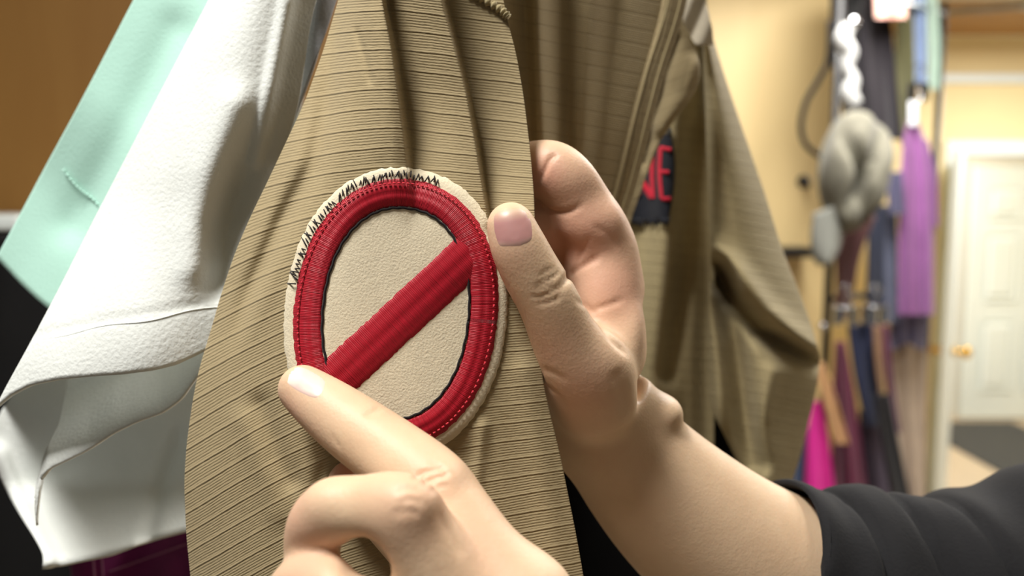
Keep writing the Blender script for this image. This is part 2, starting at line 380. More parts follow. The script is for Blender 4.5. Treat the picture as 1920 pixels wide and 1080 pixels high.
garment('vest', 'black garment at the top of the rack beside the post', 'garment', [(1556, -60), (1558, 130)], [(1625, -60), (1612, 70), (1580, 130)], -60, 130, 2.5, M['black'], waves=1)
garment('jacket', 'olive green jacket edge beside the charcoal jacket', 'jacket', [(1682, -60), (1676, 150), (1690, 270)], [(1712, -60), (1716, 150), (1712, 270)], -60, 275, 2.71, CL('olive_cloth', (98, 96, 66)), waves=1, thick=0.05)
fl = CL('floral_cloth', (206, 190, 176), alt=(196, 96, 84)); garment('blouse', 'pale blouse with red blotches at the top of the rack', 'blouse', [(1636, -60), (1640, 40)], [(1704, -60), (1700, 40)], -60, 34, 2.52, fl, waves=1)
garment('shirt', 'light blue shirt next to the pale green shirt', 'shirt', [(1706, -60), (1712, 160)], [(1736, -60), (1736, 160)], -60, 160, 2.72, CL('blue_cloth', (140, 160, 196)), waves=1)
garment('shirt', 'pale grey green shirt at the right end of the rack', 'shirt', [(1736, -60), (1738, 170)], [(1756, -60), (1764, 90), (1760, 170)], -60, 168, 2.74, CL('sage_cloth', (178, 200, 186)), waves=1)
# clip hanger builder (hook, bar, two clips)
def clip_hanger(px, py, d, wdt, label, mat=None):
    t = empty('clip_hanger'); c = P(px, py, d); mt_ = mat or M['chrome']
    hook = catmull([c+np.array([0, 0, 0.0]), c+np.array([0, 0, 0.03]), c+np.array([0.018, 0, 0.048]), c+np.array([0, 0, 0.068]), c+np.array([-0.02, 0, 0.052])], 5)
    tube('hook', hook, 0.0022, mt_, t, 8)
    tube('bar', [c-np.array([wdt/2, 0, 0]), c+np.array([wdt/2, 0, 0])], 0.004, mt_, t, 8)
    for s in (-1, 1):
        e = c+np.array([s*wdt*0.4, 0, 0]); box('clip', e-np.array([0.012, 0.011, 0.05]), e+np.array([0.012, 0.011, 0.008]), mt_, t, 0.004)
    tag(t, label, 'hanger'); return t
clip_hanger(1585, 578, 2.32, 0.055, 'chrome clip hanger above the burgundy skirt')
clip_hanger(1640, 576, 2.40, 0.06, 'chrome clip hanger above the navy jeans')
clip_hanger(1722, 160, 2.62, 0.05, 'black clip hanger below the light blue shirt', M['black_metal'])
# belt loop, twisted white scarf
bt = catmull([P(1556, 40, 2.42), P(1553, 110, 2.42), P(1535, 150, 2.42), P(1512, 190, 2.42), P(1502, 235, 2.42), P(1510, 270, 2.42), P(1535, 292, 2.42), P(1552, 305, 2.42)], 8)
tag(tube('belt', bt, 0.0085, M['black'], seg=8), 'black belt looping out from the rack post', 'belt')
wl = CL('white_glossy_cloth', (160, 160, 158)); 
sc = catmull([P(1590, 50, 2.36), P(1580, 75, 2.36), P(1594, 100, 2.36), P(1588, 125, 2.36), P(1598, 150, 2.36), P(1592, 175, 2.36), P(1602, 198, 2.36)], 6)
tag(tube('scarf', sc, 0.021+0.004*np.sin(np.linspace(0, 9, len(sc))), wl, seg=12), 'twisted white scarf hanging above the cap', 'scarf')
# cap: crown, brim, band, button
cp = empty('cap'); mcap = cloth('beige_grey_cotton', (108, 105, 92), 0.25, 22, 600, 0.4)
cc = PC(1603, 318, 2.28); V = []; nr, ns = 14, 40
axis = np.array([0.10, 0.18, -0.98]); axis /= np.linalg.norm(axis); e1 = np.array([0.95, -0.2, 0.06]); e1 -= axis*np.dot(axis, e1); e1 /= np.linalg.norm(e1); e2 = np.cross(axis, e1)
# crown seen from its top: e1 across, e2 vertical, axis towards the viewer
for i in range(nr):
    th = (i/(nr-1))*math.pi*0.56
    for k in range(ns):
        a_ = 2*math.pi*k/ns
        r_ = math.sin(th)*(1+0.035*math.cos(3*a_+1)+0.05*math.sin(5*a_+4*th)); h_ = math.cos(th)
        cx_, cy_ = math.cos(a_)*r_, math.sin(a_)*r_
        dent = (1-min(1, r_)**4)*(-0.55*math.exp(-((cx_+0.55*cy_-0.12)/0.20)**2)-0.45*math.exp(-((cx_-0.8*cy_+0.40)/0.16)**2)+0.06*math.sin(9*cx_+4*cy_))
        V.append(cc+0.093*r_*math.cos(a_)*e1+0.172*r_*math.sin(a_)*e2+0.10*(h_+dent*1.25)*axis)
mesh_obj('crown', C2W(np.array(V)), grid_faces(nr, ns, True), mcap, cp, solid=0.004)
V = []                                                             # brim: curved tongue hanging to the lower left
for i in range(12):
    t = i/11
    for k in range(13):
        s = -1+2*k/12; lx = 0.078*math.sqrt(max(0.02, 1-(t*0.98)**3))
        V.append(PC(1566-20*t, 385+112*t, 2.24)+np.array([s*lx*0.62, 0.02*s*(1-t), 0.03*s*s-0.02*t]))
mesh_obj('brim', C2W(np.array(V)), grid_faces(12, 13), cloth('grey_brim_cotton', (122, 123, 116), 0.08, 30, 600, 0.3), cp, solid=0.006)
g = sphere_geo(C2W(cc+0.098*axis), 0.008, sc=(1, 1, 0.7)); mesh_obj('button', g[0], g[1], mcap, cp)
bandp = [C2W(cc+0.094*math.cos(t)*e1+0.174*math.sin(t)*e2-0.018*axis) for t in np.linspace(0, 6.2, 30)]
tube('sweatband', bandp, 0.006, mcap, cp, 6)
tag(cp, 'crumpled beige grey cap hanging on the rack', 'cap')
# purple top with sleeve
pu = empty('top'); mpur = CL('purple_jersey', (136, 84, 138))
hang('body', [(1706, 215), (1694, 250), (1688, 330), (1684, 450), (1684, 600)], [(1716, 215), (1732, 250), (1748, 320), (1752, 430), (1752, 600)], 222, 590, 2.55, mpur, waves=2, amp=0.014, seed=3, parent=pu)
hang('sleeve', [(1728, 262), (1742, 330), (1746, 425)], [(1740, 262), (1757, 330), (1759, 425)], 262, 425, 2.56, CL('dark_purple_jersey', (112, 62, 120)), waves=1, amp=0.006, seed=4, parent=pu)
hk_ = tube('hanger_hook', catmull([P(1712, 222, 2.55), P(1714, 200, 2.55), P(1726, 186, 2.55), P(1722, 172, 2.55)], 6), 0.003, M['chrome'], pu, 8)
hang('collar_tag', [(1704, 190), (1704, 232)], [(1722, 190), (1720, 232)], 190, 235, 2.52, CL('white_tag', (214, 216, 220)), waves=0.5, amp=0.002, thick=0.01, parent=pu)
tag(pu, 'purple top on a hanger beside the white door casing', 'top')
garment('jeans', 'dark navy jeans between the cap and the purple top', 'jeans', [(1628, 385), (1622, 620)], [(1660, 385), (1656, 620)], 385, 615, 2.58, CL('navy_denim', (40, 44, 60)), waves=1, amp=0.01)
garment('trousers', 'slate grey trousers left of the purple top', 'trousers', [(1656, 392), (1656, 610)], [(1682, 380), (1684, 610)], 385, 605, 2.6, CL('slate_cloth', (92, 96, 116)), waves=1, amp=0.008)
garment('jumper', 'dark blue collar peeking out beside the purple top', 'jumper', [(1662, 330), (1666, 405)], [(1692, 318), (1696, 400)], 322, 402, 2.52, CL('indigo_knit', (74, 72, 98)), waves=1, amp=0.006)
garment('scarf', 'dark mauve scarf hanging below the cap', 'scarf', [(1560, 400), (1566, 500), (1568, 600)], [(1645, 400), (1612, 480), (1592, 600)], 405, 600, 2.46, CL('mauve_cloth', (98, 66, 66)), waves=1, amp=0.012)
garment('shorts', 'lavender grey shorts below the purple top', 'shorts', [(1672, 570), (1664, 655)], [(1745, 570), (1738, 655)], 575, 650, 2.66, CL('lavender_denim', (118, 114, 142)), waves=3, amp=0.01, hem=6)
garment('trousers', 'pinkish beige trousers on the lower rail by the door', 'trousers', [(1668, 630), (1672, 760), (1700, 950), (1706, 1100)], [(1738, 630), (1736, 800), (1734, 1100)], 630, 1060, 2.75, CL('beige_cloth', (196, 178, 160)), waves=2, amp=0.016)
garment('top', 'bright magenta pink top on the lower rail', 'top', [(1526, 740), (1514, 800), (1508, 930)], [(1538, 740), (1552, 800), (1566, 930)], 752, 935, 2.30, CL('magenta_cloth', (226, 48, 160)), waves=1, amp=0.008)
garment('jeans', 'blue denim garment left of the magenta top', 'jeans', [(1500, 800), (1480, 930)], [(1514, 800), (1520, 930)], 800, 960, 2.34, CL('blue_denim', (74, 92, 126)), waves=1, amp=0.008)
garment('shirt', 'tan shirt tail hanging over the burgundy skirt', 'shirt', [(1526, 680), (1545, 760), (1566, 838)], [(1545, 680), (1566, 740), (1590, 822)], 680, 832, 2.27, CL('tan_cloth', (196, 152, 108)), waves=1, amp=0.006, thick=0.015)
garment('skirt', 'burgundy skirt hanging from chrome clips', 'skirt', [(1566, 640), (1562, 720), (1556, 950)], [(1584, 640), (1600, 720), (1632, 950)], 640, 950, 2.33, CL('burgundy_cloth', (96, 34, 62)), waves=2, amp=0.014)
garment('jeans', 'navy jeans hanging from chrome clips on the lower rail', 'jeans', [(1588, 606), (1600, 700), (1622, 800)], [(1640, 606), (1646, 700), (1664, 800)], 606, 800, 2.44, CL('ink_denim', (44, 50, 76)), waves=1, amp=0.012)
garment('scarf', 'tan strip of cloth beside the navy jeans', 'scarf', [(1636, 610), (1640, 680), (1648, 740)], [(1652, 610), (1656, 680), (1656, 740)], 610, 740, 2.38, CL('camel_cloth', (142, 110, 84)), waves=1, amp=0.004, thick=0.015)
garment('dress', 'plum dress edge right of the navy jeans', 'dress', [(1650, 610), (1660, 720), (1676, 810)], [(1666, 610), (1676, 720), (1690, 810)], 610, 812, 2.5, CL('plum_cloth', (92, 40, 66)), waves=1, amp=0.006)
garment('trousers', 'black trousers slanting below the navy jeans', 'trousers', [(1640, 730), (1650, 820), (1676, 960)], [(1668, 730), (1684, 820), (1712, 960)], 738, 980, 2.36, CL('black_twill', (30, 28, 30)), waves=1, amp=0.012)
garment('blouse', 'muted violet blouse low on the rack behind the skirt', 'blouse', [(1610, 770), (1614, 950)], [(1650, 770), (1680, 950)], 770, 960, 2.5, CL('violet_cloth', (82, 72, 92)), waves=2, amp=0.012)

# ------------------------------------------------------------------ things behind the shirts at the left
cb = empty('storage_cabinet')
q0 = P(-260, 420, 0.95); q1 = P(44, 432, 0.95)
box('body', (q0[0], q1[1], 0), (q1[0]+0.5, q1[1]+0.28, q1[2]), M['black_metal'], cb, 0.004)
box('top', (q0[0], q1[1]-0.01, q1[2]), (q1[0], q1[1]+0.28, q1[2]+0.018), M['white_paint'], cb, 0.004)
tag(cb, 'black cabinet with a white top at the left edge', 'cabinet')

# ------------------------------------------------------------------ near garments as shaped sheets
def sheet(name, L, Rr, y0, y1, depth, mat, nx=120, ny=160, slope=None, parent=None, thick=0.0012, back=None, edge_soft=0.0):
    """L, Rr give the outline, depth(x, y) the distance of the cloth; back(s, y) > 0 closes it to a flattened tube"""
    L = pl(L) if isinstance(L, list) else L; Rr = pl(Rr) if isinstance(Rr, list) else Rr
    ys = np.linspace(y0, y1, ny); s = np.linspace(0, 1, nx); X = []; Y = []
    for yv in ys:
        xl, xr = float(L(yv)), float(Rr(yv)); X.append(xl+(xr-xl)*s); Y.append(np.full(nx, yv))
    X = np.array(X); Y = np.array(Y); D = depth(X, Y)
    sc_ = np.mean(D)/F*1000
    U = X*sc_
    if slope is None: Vv = Y*sc_
    else:
        xg = np.linspace(0, 1920, 400); sl = slope(xg[None, :], ys[:, None])*np.ones((ny, 400))
        W = np.concatenate([np.zeros((ny, 1)), np.cumsum((sl[:, 1:]+sl[:, :-1])/2*(xg[1]-xg[0]), 1)], 1)
        i0 = np.searchsorted(xg, 700); W = W-W[:, i0:i0+1]
        Vv = np.array([Y[i]-np.interp(X[i], xg, W[i]) for i in range(ny)])*sc_
    V = list(P(X, Y, D).reshape(-1, 3)); UV = list(np.stack([U, Vv], -1).reshape(-1, 2)); Fc = grid_faces(ny, nx)
    if back is not None:
        B = D+np.array([back(s, yv) for yv in ys]); V += list(P(X, Y, B).reshape(-1, 3)); UV += list(np.stack([U, Vv], -1).reshape(-1, 2))
        n = nx*ny; Fc += [tuple(i+n for i in f[::-1]) for f in grid_faces(ny, nx)]
        for i in range(ny-1):
            Fc.append((i*nx, (i+1)*nx, n+(i+1)*nx, n+i*nx)); k = nx-1
            Fc.append((i*nx+k, n+i*nx+k, n+(i+1)*nx+k, (i+1)*nx+k))
        return mesh_obj(name, V, Fc, mat, parent, UV)
    return mesh_obj(name, V, Fc, mat, parent, UV, solid=thick, offset=0)

suit = empty('jumpsuit')
tag(suit, 'khaki ripstop jumpsuit with a red and cream patch on its sleeve', 'jumpsuit')
SL = pl([(650, -160), (640, -20), (608, 90), (572, 190), (530, 280), (497, 350), (470, 405), (440, 475), (415, 550), (395, 620), (375, 685), (362, 745), (350, 830), (345, 905), (349, 1000), (357, 1080), (370, 1200)])
SR = pl([(925, -160), (940, -20), (952, 40), (968, 100), (982, 180), (994, 280), (1001, 360), (1004, 450), (1006, 560), (1010, 650), (1020, 725), (1035, 790), (1050, 850), (1066, 930), (1081, 1005), (1094, 1080), (1112, 1200)])
R1 = pl([(700, -160), (715, 0), (733, 90), (746, 180), (756, 260), (764, 340), (770, 460), (775, 600)])
R2 = pl([(800, -160), (826, 0), (848, 80), (872, 170), (890, 270), (904, 360), (925, 470), (945, 600), (950, 750), (930, 950)])
def saw(t, q=0.10):
    t = np.clip(t, 0, 1); up = sstep(0, q, t); dn = 1-sstep(q, 1, t)*1.0
    return up*(1-(np.clip((t-q)/(1-q), 0, 1))**1.1)
def sleeve_d(x, y):
    x = np.asarray(x, float); y = np.asarray(y, float)
    l, r = SL(y), SR(y); s = np.clip((x-l)/(r-l), 0, 1); a, b = R1(y), R2(y)
    d = 0.2475 + 0.028*np.clip(0.40-s, 0, 1)**2/0.16*0.75 + 0.006*np.clip(s-0.6, 0, 1)**2/0.16
    A1 = 0.0120*(1-sstep(150, 420, y)); A2 = 0.0120*(1-sstep(260, 560, y))
    d = d + np.where(x >= a, A1*saw((x-a)/(b-a)), 0.0) * (x < b)
    d = d + np.where(x >= b, A2*saw((x-b)/(r-b+1)), 0.0)
    d = d + 0.012*sstep(0.35, 1.0, s)*(1-sstep(150, 520, y))
    # softened pleat left of the first ridge and the gather at the left
    d = d - 0.0030*np.exp(-((x-a+16)/28)**2)*(1-sstep(250, 420, y))
    d = d + 0.0055*fold(x, y, [(636, -160), (626, 60), (612, 200), (585, 320), (530, 470), (480, 600)], 24)*(1-sstep(180, 560, y))
    d = d - 0.0022*fold(x, y, [(590, 150), (545, 380), (490, 520), (440, 720)], 30)*sstep(180, 330, y)*(1-sstep(480, 700, y))
    d = d + 0.0060*fold(x, y, [(600, 250), (512, 450), (470, 545), (420, 700)], 20)*sstep(280, 420, y)*(1-sstep(480, 680, y))
    d = d + 0.0010*fold(x, y, [(670, 60), (685, 110), (694, 150)], 7)
    d = d - 0.0016*fold(x, y, [(905, 800), (892, 900), (878, 1090)], 14) + 0.0022*fold(x, y, [(860, 860), (850, 960), (840, 1090)], 40)
    d = d + 0.0020*fold(x, y, [(490, 760), (520, 850), (545, 900)], 22) - 0.0012*fold(x, y, [(455, 790), (500, 900), (520, 960)], 24)
    d = d + 0.0016*fold(x, y, [(598, 800), (612, 870), (590, 930)], 16)
    d = d - 0.0018*fold(x, y, [(985, 700), (1020, 900), (1050, 1080)], 30)
    return d + 0.0007*wob(x, y, 3, 1.3)
def sleeve_slope(x, y):
    lo = -0.04-0.40*(1-sstep(430, 820, x))*sstep(60, 620, y)-0.14*sstep(450, 1000, y)
    hi = 0.16*sstep(700, 780, x)*(1-sstep(250, 520, y))-0.10*(1-sstep(600, 720, x))*(1-sstep(200, 400, y))
    return lo+hi
sheet('sleeve', SL, SR, -750, 1190, sleeve_d, M['khaki'], 260, 350, sleeve_slope, suit,  # upper end drawn out unseen to shade the torso
      back=lambda s, y: 0.002+0.018*np.sin(np.pi*np.clip(s, 0, 1))**0.7*(1-0.6*s))
# seam with a frayed ridge where the sleeve meets the shoulder
def on_sleeve(px, py, off): return P(px, py, sleeve_d(px, py)-off)
sp = [(875, -22), (895, -8), (915, 4), (932, 14), (945, 24), (952, 32)]
sm = catmull([on_sleeve(x, y, 0.0006) for x, y in sp], 6)
tube('shoulder_seam', sm, 0.0012+0.0005*np.sin(np.arange(len(sm))*1.7), M['khaki_lt'], suit, 8)

# torso front panel with placket
TR = pl([(1300, -160), (1284, 0), (1270, 50), (1243, 130), (1217, 230), (1200, 300), (1184, 360), (1166, 412), (1150, 470), (1128, 560), (1110, 700), (1100, 900), (1100, 1200)])
def torso_d(x, y):
    t = (x-940)/330
    d = 0.300+0.075*t+0.012*sstep(0, 900, y)
    d = d-0.010*fold(x, y, [(1004, -200), (1010, 100), (1018, 300), (1024, 600)], 16)
    d = d+0.008*fold(x, y, [(1052, -200), (1060, 200), (1064, 500)], 26)
    d = d+0.004*fold(x, y, [(1160, -100), (1130, 200), (1100, 400)], 22)-0.004*fold(x, y, [(1120, -100), (1095, 200), (1080, 380)], 20)
    return d+0.0012*wob(x, y, 9, 1.4)
sheet('front_panel', pl([(880, -160), (930, 600), (960, 1200)]), TR, -420, 700, torso_d, M['khaki'], 110, 130, lambda x, y: 0.20+0*x+0*y, suit)
# placket band sewn on the front edge, proud of the panel
PLk = [(1262, -160), (1246, 0), (1232, 60), (1210, 130), (1186, 220), (1168, 300), (1150, 370), (1132, 430), (1118, 500)]
sheet('placket', PLk, lambda y: TR(y)+3, -150, 560, lambda x, y: torso_d(x, y)-0.0028+0.0022*fold(x, y, [(a_+6, b_) for a_, b_ in PLk], 6), M['khaki'], 18, 90, lambda x, y: 0.3+0*x+0*y, suit, 0.002)
for off in (7, 30):                                                   # two rows of topstitching on the band
    pts = [P(float(TR(y))-off, y, float(torso_d(np.array(float(TR(y))-off), np.array(float(y))))-0.0048) for y in range(-100, 480, 12)]
    tube('topstitch', pts, 0.0005, M['khaki_lt'], suit, 5)
# inner fly / facing that bulges out behind the placket
FR = [(1330, -160), (1275, 20), (1284, 62), (1304, 92), (1313, 130), (1308, 160), (1292, 188), (1252, 238), (1226, 286), (1205, 350), (1180, 420), (1160, 520)]
sheet('fly_facing', lambda y: TR(y)-30, FR, 18, 500, lambda x, y: 0.388+0.010*fold(x, y, [(1262, 70), (1240, 150), (1216, 240), (1203, 300)], 14)-0.006*fold(x, y, [(1300, 120), (1282, 180), (1240, 240)], 14)+0.0005*np.sin(y*0.08), M['khaki'], 40, 90, lambda x, y: -0.4+0*x+0*y, suit)
# left front (behind) with the name tape, left sleeve, shoulder
def lf_d(x, y):
    d = 0.435+0.004*np.sin((x-1180)*0.055+y*0.002)+0.010*sstep(1290, 1330, x)
    d = d-0.008*fold(x, y, [(1268, 150), (1250, 420), (1225, 620), (1210, 800)], 26)+0.008*fold(x, y, [(1300, 250), (1285, 520), (1250, 700)], 18)
    return d+0.003*wob(x, y, 21, 2.0)
sheet('front_panel', pl([(1040, -160), (1040, 600), (1190, 780), (1215, 1200)]), pl([(1300, -160), (1335, 80), (1340, 300), (1338, 1200)]), -40, 1190, lf_d, M['khaki_lt'], 80, 110, lambda x, y: 0.1+0*x+0*y, suit)
LS_L = pl([(1262, -160), (1284, -10), (1318, 70), (1322, 200), (1328, 350), (1334, 480), (1326, 620), (1330, 760), (1390, 880), (1420, 960)])
LS_R = pl([(1280, -160), (1318, 0), (1333, 60), (1366, 165), (1402, 270), (1436, 368), (1462, 455), (1494, 535), (1520, 605), (1539, 672), (1530, 735), (1514, 800), (1500, 860), (1482, 915), (1470, 960)])
def ls_d(x, y):
    l, r = LS_L(y), LS_R(y); s = np.clip((x-l)/(r-l), 0, 1)
    d = 0.452-0.040*np.sin(np.pi*np.clip(s*0.86+0.14, 0, 1))**0.8
    d = d+0.026*fold(x, y, [(1346, 500), (1372, 560), (1420, 620), (1480, 655), (1530, 676)], 17)     # deep crease under the elbow fold
    d = d-0.016*fold(x, y, [(1340, 462), (1385, 510), (1440, 580), (1500, 632), (1534, 660)], 20)
    d = d+0.020*fold(x, y, [(1352, 520), (1380, 640), (1395, 760), (1418, 870)], 22)
    d = d-0.008*fold(x, y, [(1450, 700), (1425, 800), (1420, 880)], 22)
    d = d-0.006*fold(x, y, [(1330, 560), (1345, 700), (1350, 800)], 14)
    return d+0.0022*wob(x, y, 31, 1.6)
sheet('sleeve', LS_L, LS_R, -60, 925, ls_d, M['khaki_lt'], 110, 200, lambda x, y: 0.2+0*x+0*y, suit, back=lambda s, y: 0.004+0.03*np.sin(np.pi*s)**0.7)
# shoulder cap, whitish highlight put into the cloth colour
sheet('shoulder_yoke', [(1250, -160), (1272, 0), (1283, 50), (1305, 85)], [(1300, -160), (1322, 0), (1334, 45), (1336, 85)], -120, 85, lambda x, y: 0.405+0.002*np.sin(x*0.12+y*0.05), cloth('highlight_khaki', (206, 196, 176), 0.12, 200, 900, 0.4), 40, 40, None, suit)
sc_seam = [P(x, y, float(ls_d(np.array(float(x)), np.array(float(y))))-0.001) for x, y in ((1324, 205), (1345, 212), (1370, 228), (1395, 250))]
# name tape: black woven tape with frayed ends, red letters
tp_l, tp_r = [(1190, 240), (1180, 420)], [(1263, 240), (1266, 330), (1255, 425)]
def tp_d(x, y): return lf_d(x, y)-0.0022
NT = sheet('name_tape', pl([(1185, 240), (1172, 420)]), pl([(1258, 252), (1265, 300), (1262, 360), (1252, 415)]), 252, 410, tp_d, M['tape'], 20, 40, None, suit, 0.0016)
NT['label'] = 'black name tape with red letters and frayed ends'
fr_g = []
for k in range(46):                                                    # frayed threads at both ends
    x = 1178+random.random()*76
    y0_ = 408 if k < 32 else 254; dy = (8+random.random()*9)*(1 if k < 32 else -1)
    if k >= 32: x = 1238+random.random()*20
    fr_g.append(tube_geo([P(x, y0_, float(tp_d(np.array(x), np.array(float(y0_))))-0.0008), P(x+random.uniform(-5, 5), y0_+dy, float(tp_d(np.array(x), np.array(float(y0_))))-0.0012)], 0.0005, 5))
fg = join_geo(*fr_g); o = mesh_obj('frayed_threads', fg[0], fg[1], M['tape'], NT); o['kind'] = 'stuff'
def stroke(pts, wpx_, nm='letter', group=None):
    V = []; Fc = []
    p = catmull([np.array([x, y]) for x, y in pts], 6) if len(pts) > 2 else np.linspace(pts[0], pts[1], 7)
    n = len(p)
    for i in range(n):
        t = p[min(i+1, n-1)]-p[max(i-1, 0)]; t = t/np.linalg.norm(t); nn = np.array([-t[1], t[0]])
        for k, (a_, h) in enumerate(((-1, 0.0006), (-0.6, 0.0014), (0, 0.0017), (0.6, 0.0014), (1, 0.0006))):
            q = p[i]+nn*wpx_/2*a_; V.append(P(q[0], q[1], float(tp_d(np.array(q[0]), np.array(q[1])))-h-0.0008))
    return V, grid_faces(n, 5)
def glyph(strokes):
    g = join_geo(*[stroke(s, w_) for s, w_ in strokes]); return mesh_obj('letter', g[0], g[1], M['letter_red'], NT)
glyph([(((1238, 277), (1236, 325), (1240, 372)), 8), (((1237, 277), (1258, 281)), 8), (((1237, 322), (1254, 323)), 8), (((1240, 373), (1258, 373)), 8)])
glyph([(((1224, 280), (1222, 325), (1224, 372)), 8), (((1190, 300), (1204, 340), (1222, 370)), 12), (((1192, 290), (1194, 330), (1198, 365)), 8)])

# ------------------------------------------------------------------ embroidered patch (oval badge: cream felt, red border, red sash)
CX, CY, PA, PB, PROT = 742, 588, 196, 258, R(6)
def ov(th, k, dx=0):
    c, s = np.cos(th), np.sin(th); n = 2.15
    r = (np.abs(c)**n+np.abs(s)**n)**(-1/n)
    x = (PA*k)*r*c; y = (PB*k*(PA/PB if False else 1))*r*s
    return CX+x*math.cos(PROT)-y*math.sin(PROT), CY+x*math.sin(PROT)+y*math.cos(PROT)
def ov_in(th, wpx_):
    """point wpx_ pixels inside the outline"""
    x, y = ov(th, 1.0); e = 1e-3; x2, y2 = ov(th+e, 1.0); tx, ty = x2-x, y2-y; l = np.hypot(tx, ty); return x-ty/l*wpx_, y+tx/l*wpx_
n_th = 240; THS = np.linspace(0, 2*math.pi, n_th, endpoint=False)
V = []; UV = []; rr = [0.0, 0.15, 0.3, 0.45, 0.6, 0.75, 0.88, 0.96, 1.0, 1.012]
for i, k in enumerate(rr):
    for th in THS:
        fz = 1+(0.012*random.random() if k >= 1.0 else 0)
        x, y = ov(th, k*1.045*fz); V.append(on_sleeve(x, y, 0.0012 if k < 1.01 else 0.0001)+0*np.array([0, 0, 0])); UV.append((x/6, y/6))
patch = mesh_obj('patch', V, grid_faces(len(rr), n_th, True), M['cream'], suit, UV)
patch['label'] = 'embroidered oval patch, cream with red border and red diagonal band'
def band(name, mat, w0, w1, h0, h1, nacross=9, ridges=2, lab=None):
    V = []; UV = []; per = 0; last = None
    arc = []
    for th in np.append(THS, 2*math.pi):
        x, y = ov_in(th, 0)
        if last: per += math.hypot(x-last[0], y-last[1])/6
        last = (x, y); arc.append(per)
    for j in range(nacross):
        t = j/(nacross-1)
        for i, th in enumerate(THS):
            jit = random.uniform(-1.5, 1.5) if j in (0, nacross-1) else 0
            x, y = ov_in(th, w0+(w1-w0)*t+jit)
            h = h0+(h1-h0)*(max(0, math.sin(math.pi*t))**0.5)*(0.80+0.20*abs(math.cos(math.pi*t*ridges)))
            V.append(on_sleeve(x, y, h)); UV.append((arc[i], (w1-w0)*t/6))
    o = mesh_obj(name, V, grid_faces(nacross, n_th, True), mat, patch, UV); o['label'] = lab or name; return o
band('border', M['red'], 4, 58, 0.0010, 0.0026, 15, 3, 'red satin stitched border of the patch')
# sash: straight satin band across the field, ends tucked under the border
A0, A1 = np.array([888.0, 471.0]), np.array([586.0, 752.0]); ax = (A1-A0)/np.linalg.norm(A1-A0); nx_ = np.array([-ax[1], ax[0]]); V = []; UV = []; ns_, nc_ = 70, 15
for i in range(ns_):
    for j in range(nc_):
        t = j/(nc_-1); jit = random.uniform(-1.5, 1.5) if j in (0, nc_-1) else 0
        q = A0+(A1-A0)*i/(ns_-1)+nx_*((t-0.5)*82+jit)
        h = 0.0011+0.0013*(max(0, math.sin(math.pi*t))**0.5)*(0.8+0.2*abs(math.cos(3*math.pi*t))); V.append(on_sleeve(q[0], q[1], h)); UV.append((i/(ns_-1)*np.linalg.norm(A1-A0)/6, t*82/6))
mesh_obj('sash', V, grid_faces(ns_, nc_), M['red'], patch, UV)['label'] = 'red satin stitched diagonal band'
# stitching: black outline thread along the inner edge of the border, whip stitches on the upper left rim, pale machine stitches
def thread(pts, r): return tube_geo([on_sleeve(x, y, 0.0016) for x, y in pts], r, 6)
g = tube_geo([on_sleeve(*ov_in(th, 59.5+0.7*math.sin(th*40)), 0.0014) for th in np.linspace(0, 2*math.pi, 240)], 0.00042, 6)
mesh_obj('outline_thread', g[0], g[1], M['black_thread'], patch)
gs = []
for th in np.linspace(R(188), R(285), 60):
    x, y = ov_in(th, 3+random.uniform(-4, 4)); x2, y2 = ov_in(th+random.uniform(-0.02, 0.05), -9+random.uniform(-5, 4))
    xm, ym = (x+x2)/2, (y+y2)/2
    gs.append(tube_geo([on_sleeve(x, y, 0.0022), on_sleeve(xm, ym, 0.0024), on_sleeve(x2, y2, 0.0004)], 0.00022, 5))
g = join_geo(*gs); o = mesh_obj('whip_stitching', g[0], g[1], M['black_thread'], patch); o['kind'] = 'stuff'
gs = []
for i, th in enumerate(np.linspace(0, 2*math.pi, 130, endpoint=False)):
    x, y = ov_in(th, 13); x2, y2 = ov_in(th+0.026, 13.5); gs.append(tube_geo([on_sleeve(x, y, 0.0027), on_sleeve(x2, y2, 0.0027)], 0.00030, 5))
g = join_geo(*gs); o = mesh_obj('machine_stitching', g[0], g[1], cloth('red_thread', (206, 52, 66), 0.1, 300), patch); o['kind'] = 'stuff'

# ------------------------------------------------------------------ shirts at the left
tee = empty('t_shirt'); tag(tee, 'white jersey t-shirt sleeve hanging beside the jumpsuit', 't-shirt')
WL = [(465, -150), (395, 0), (300, 180), (232, 310), (175, 420), (120, 530), (62, 640), (2, 748), (-40, 820)]
WR = [(660, -150), (590, 0), (578, 60), (560, 190), (530, 300), (500, 380), (470, 470), (440, 560), (425, 640), (418, 720)]
def tee_d(x, y):
    t = sstep(0, 1, (x-pl(WL)(y))/(pl(WR)(y)-pl(WL)(y)+1))
    d = 0.292-0.012*np.sin(np.pi*np.clip((x-pl(WL)(y))/(pl(WR)(y)-pl(WL)(y)), 0, 1))-0.014*sstep(350, 700, y)
    d = d+0.009*fold(x, y, [(500, 180), (455, 330), (422, 430), (412, 520)], 34)*sstep(150, 420, y)-0.004*fold(x, y, [(440, 200), (395, 320), (372, 430), (370, 500)], 40)
    d = d-0.003*fold(x, y, [(540, 0), (500, 200), (478, 300)], 14)
    d = d+0.0006*fold(x, y, [(60, 632), (180, 605), (300, 585), (420, 560)], 7)
    return d+0.0012*wob(x, y, 44, 1.1)
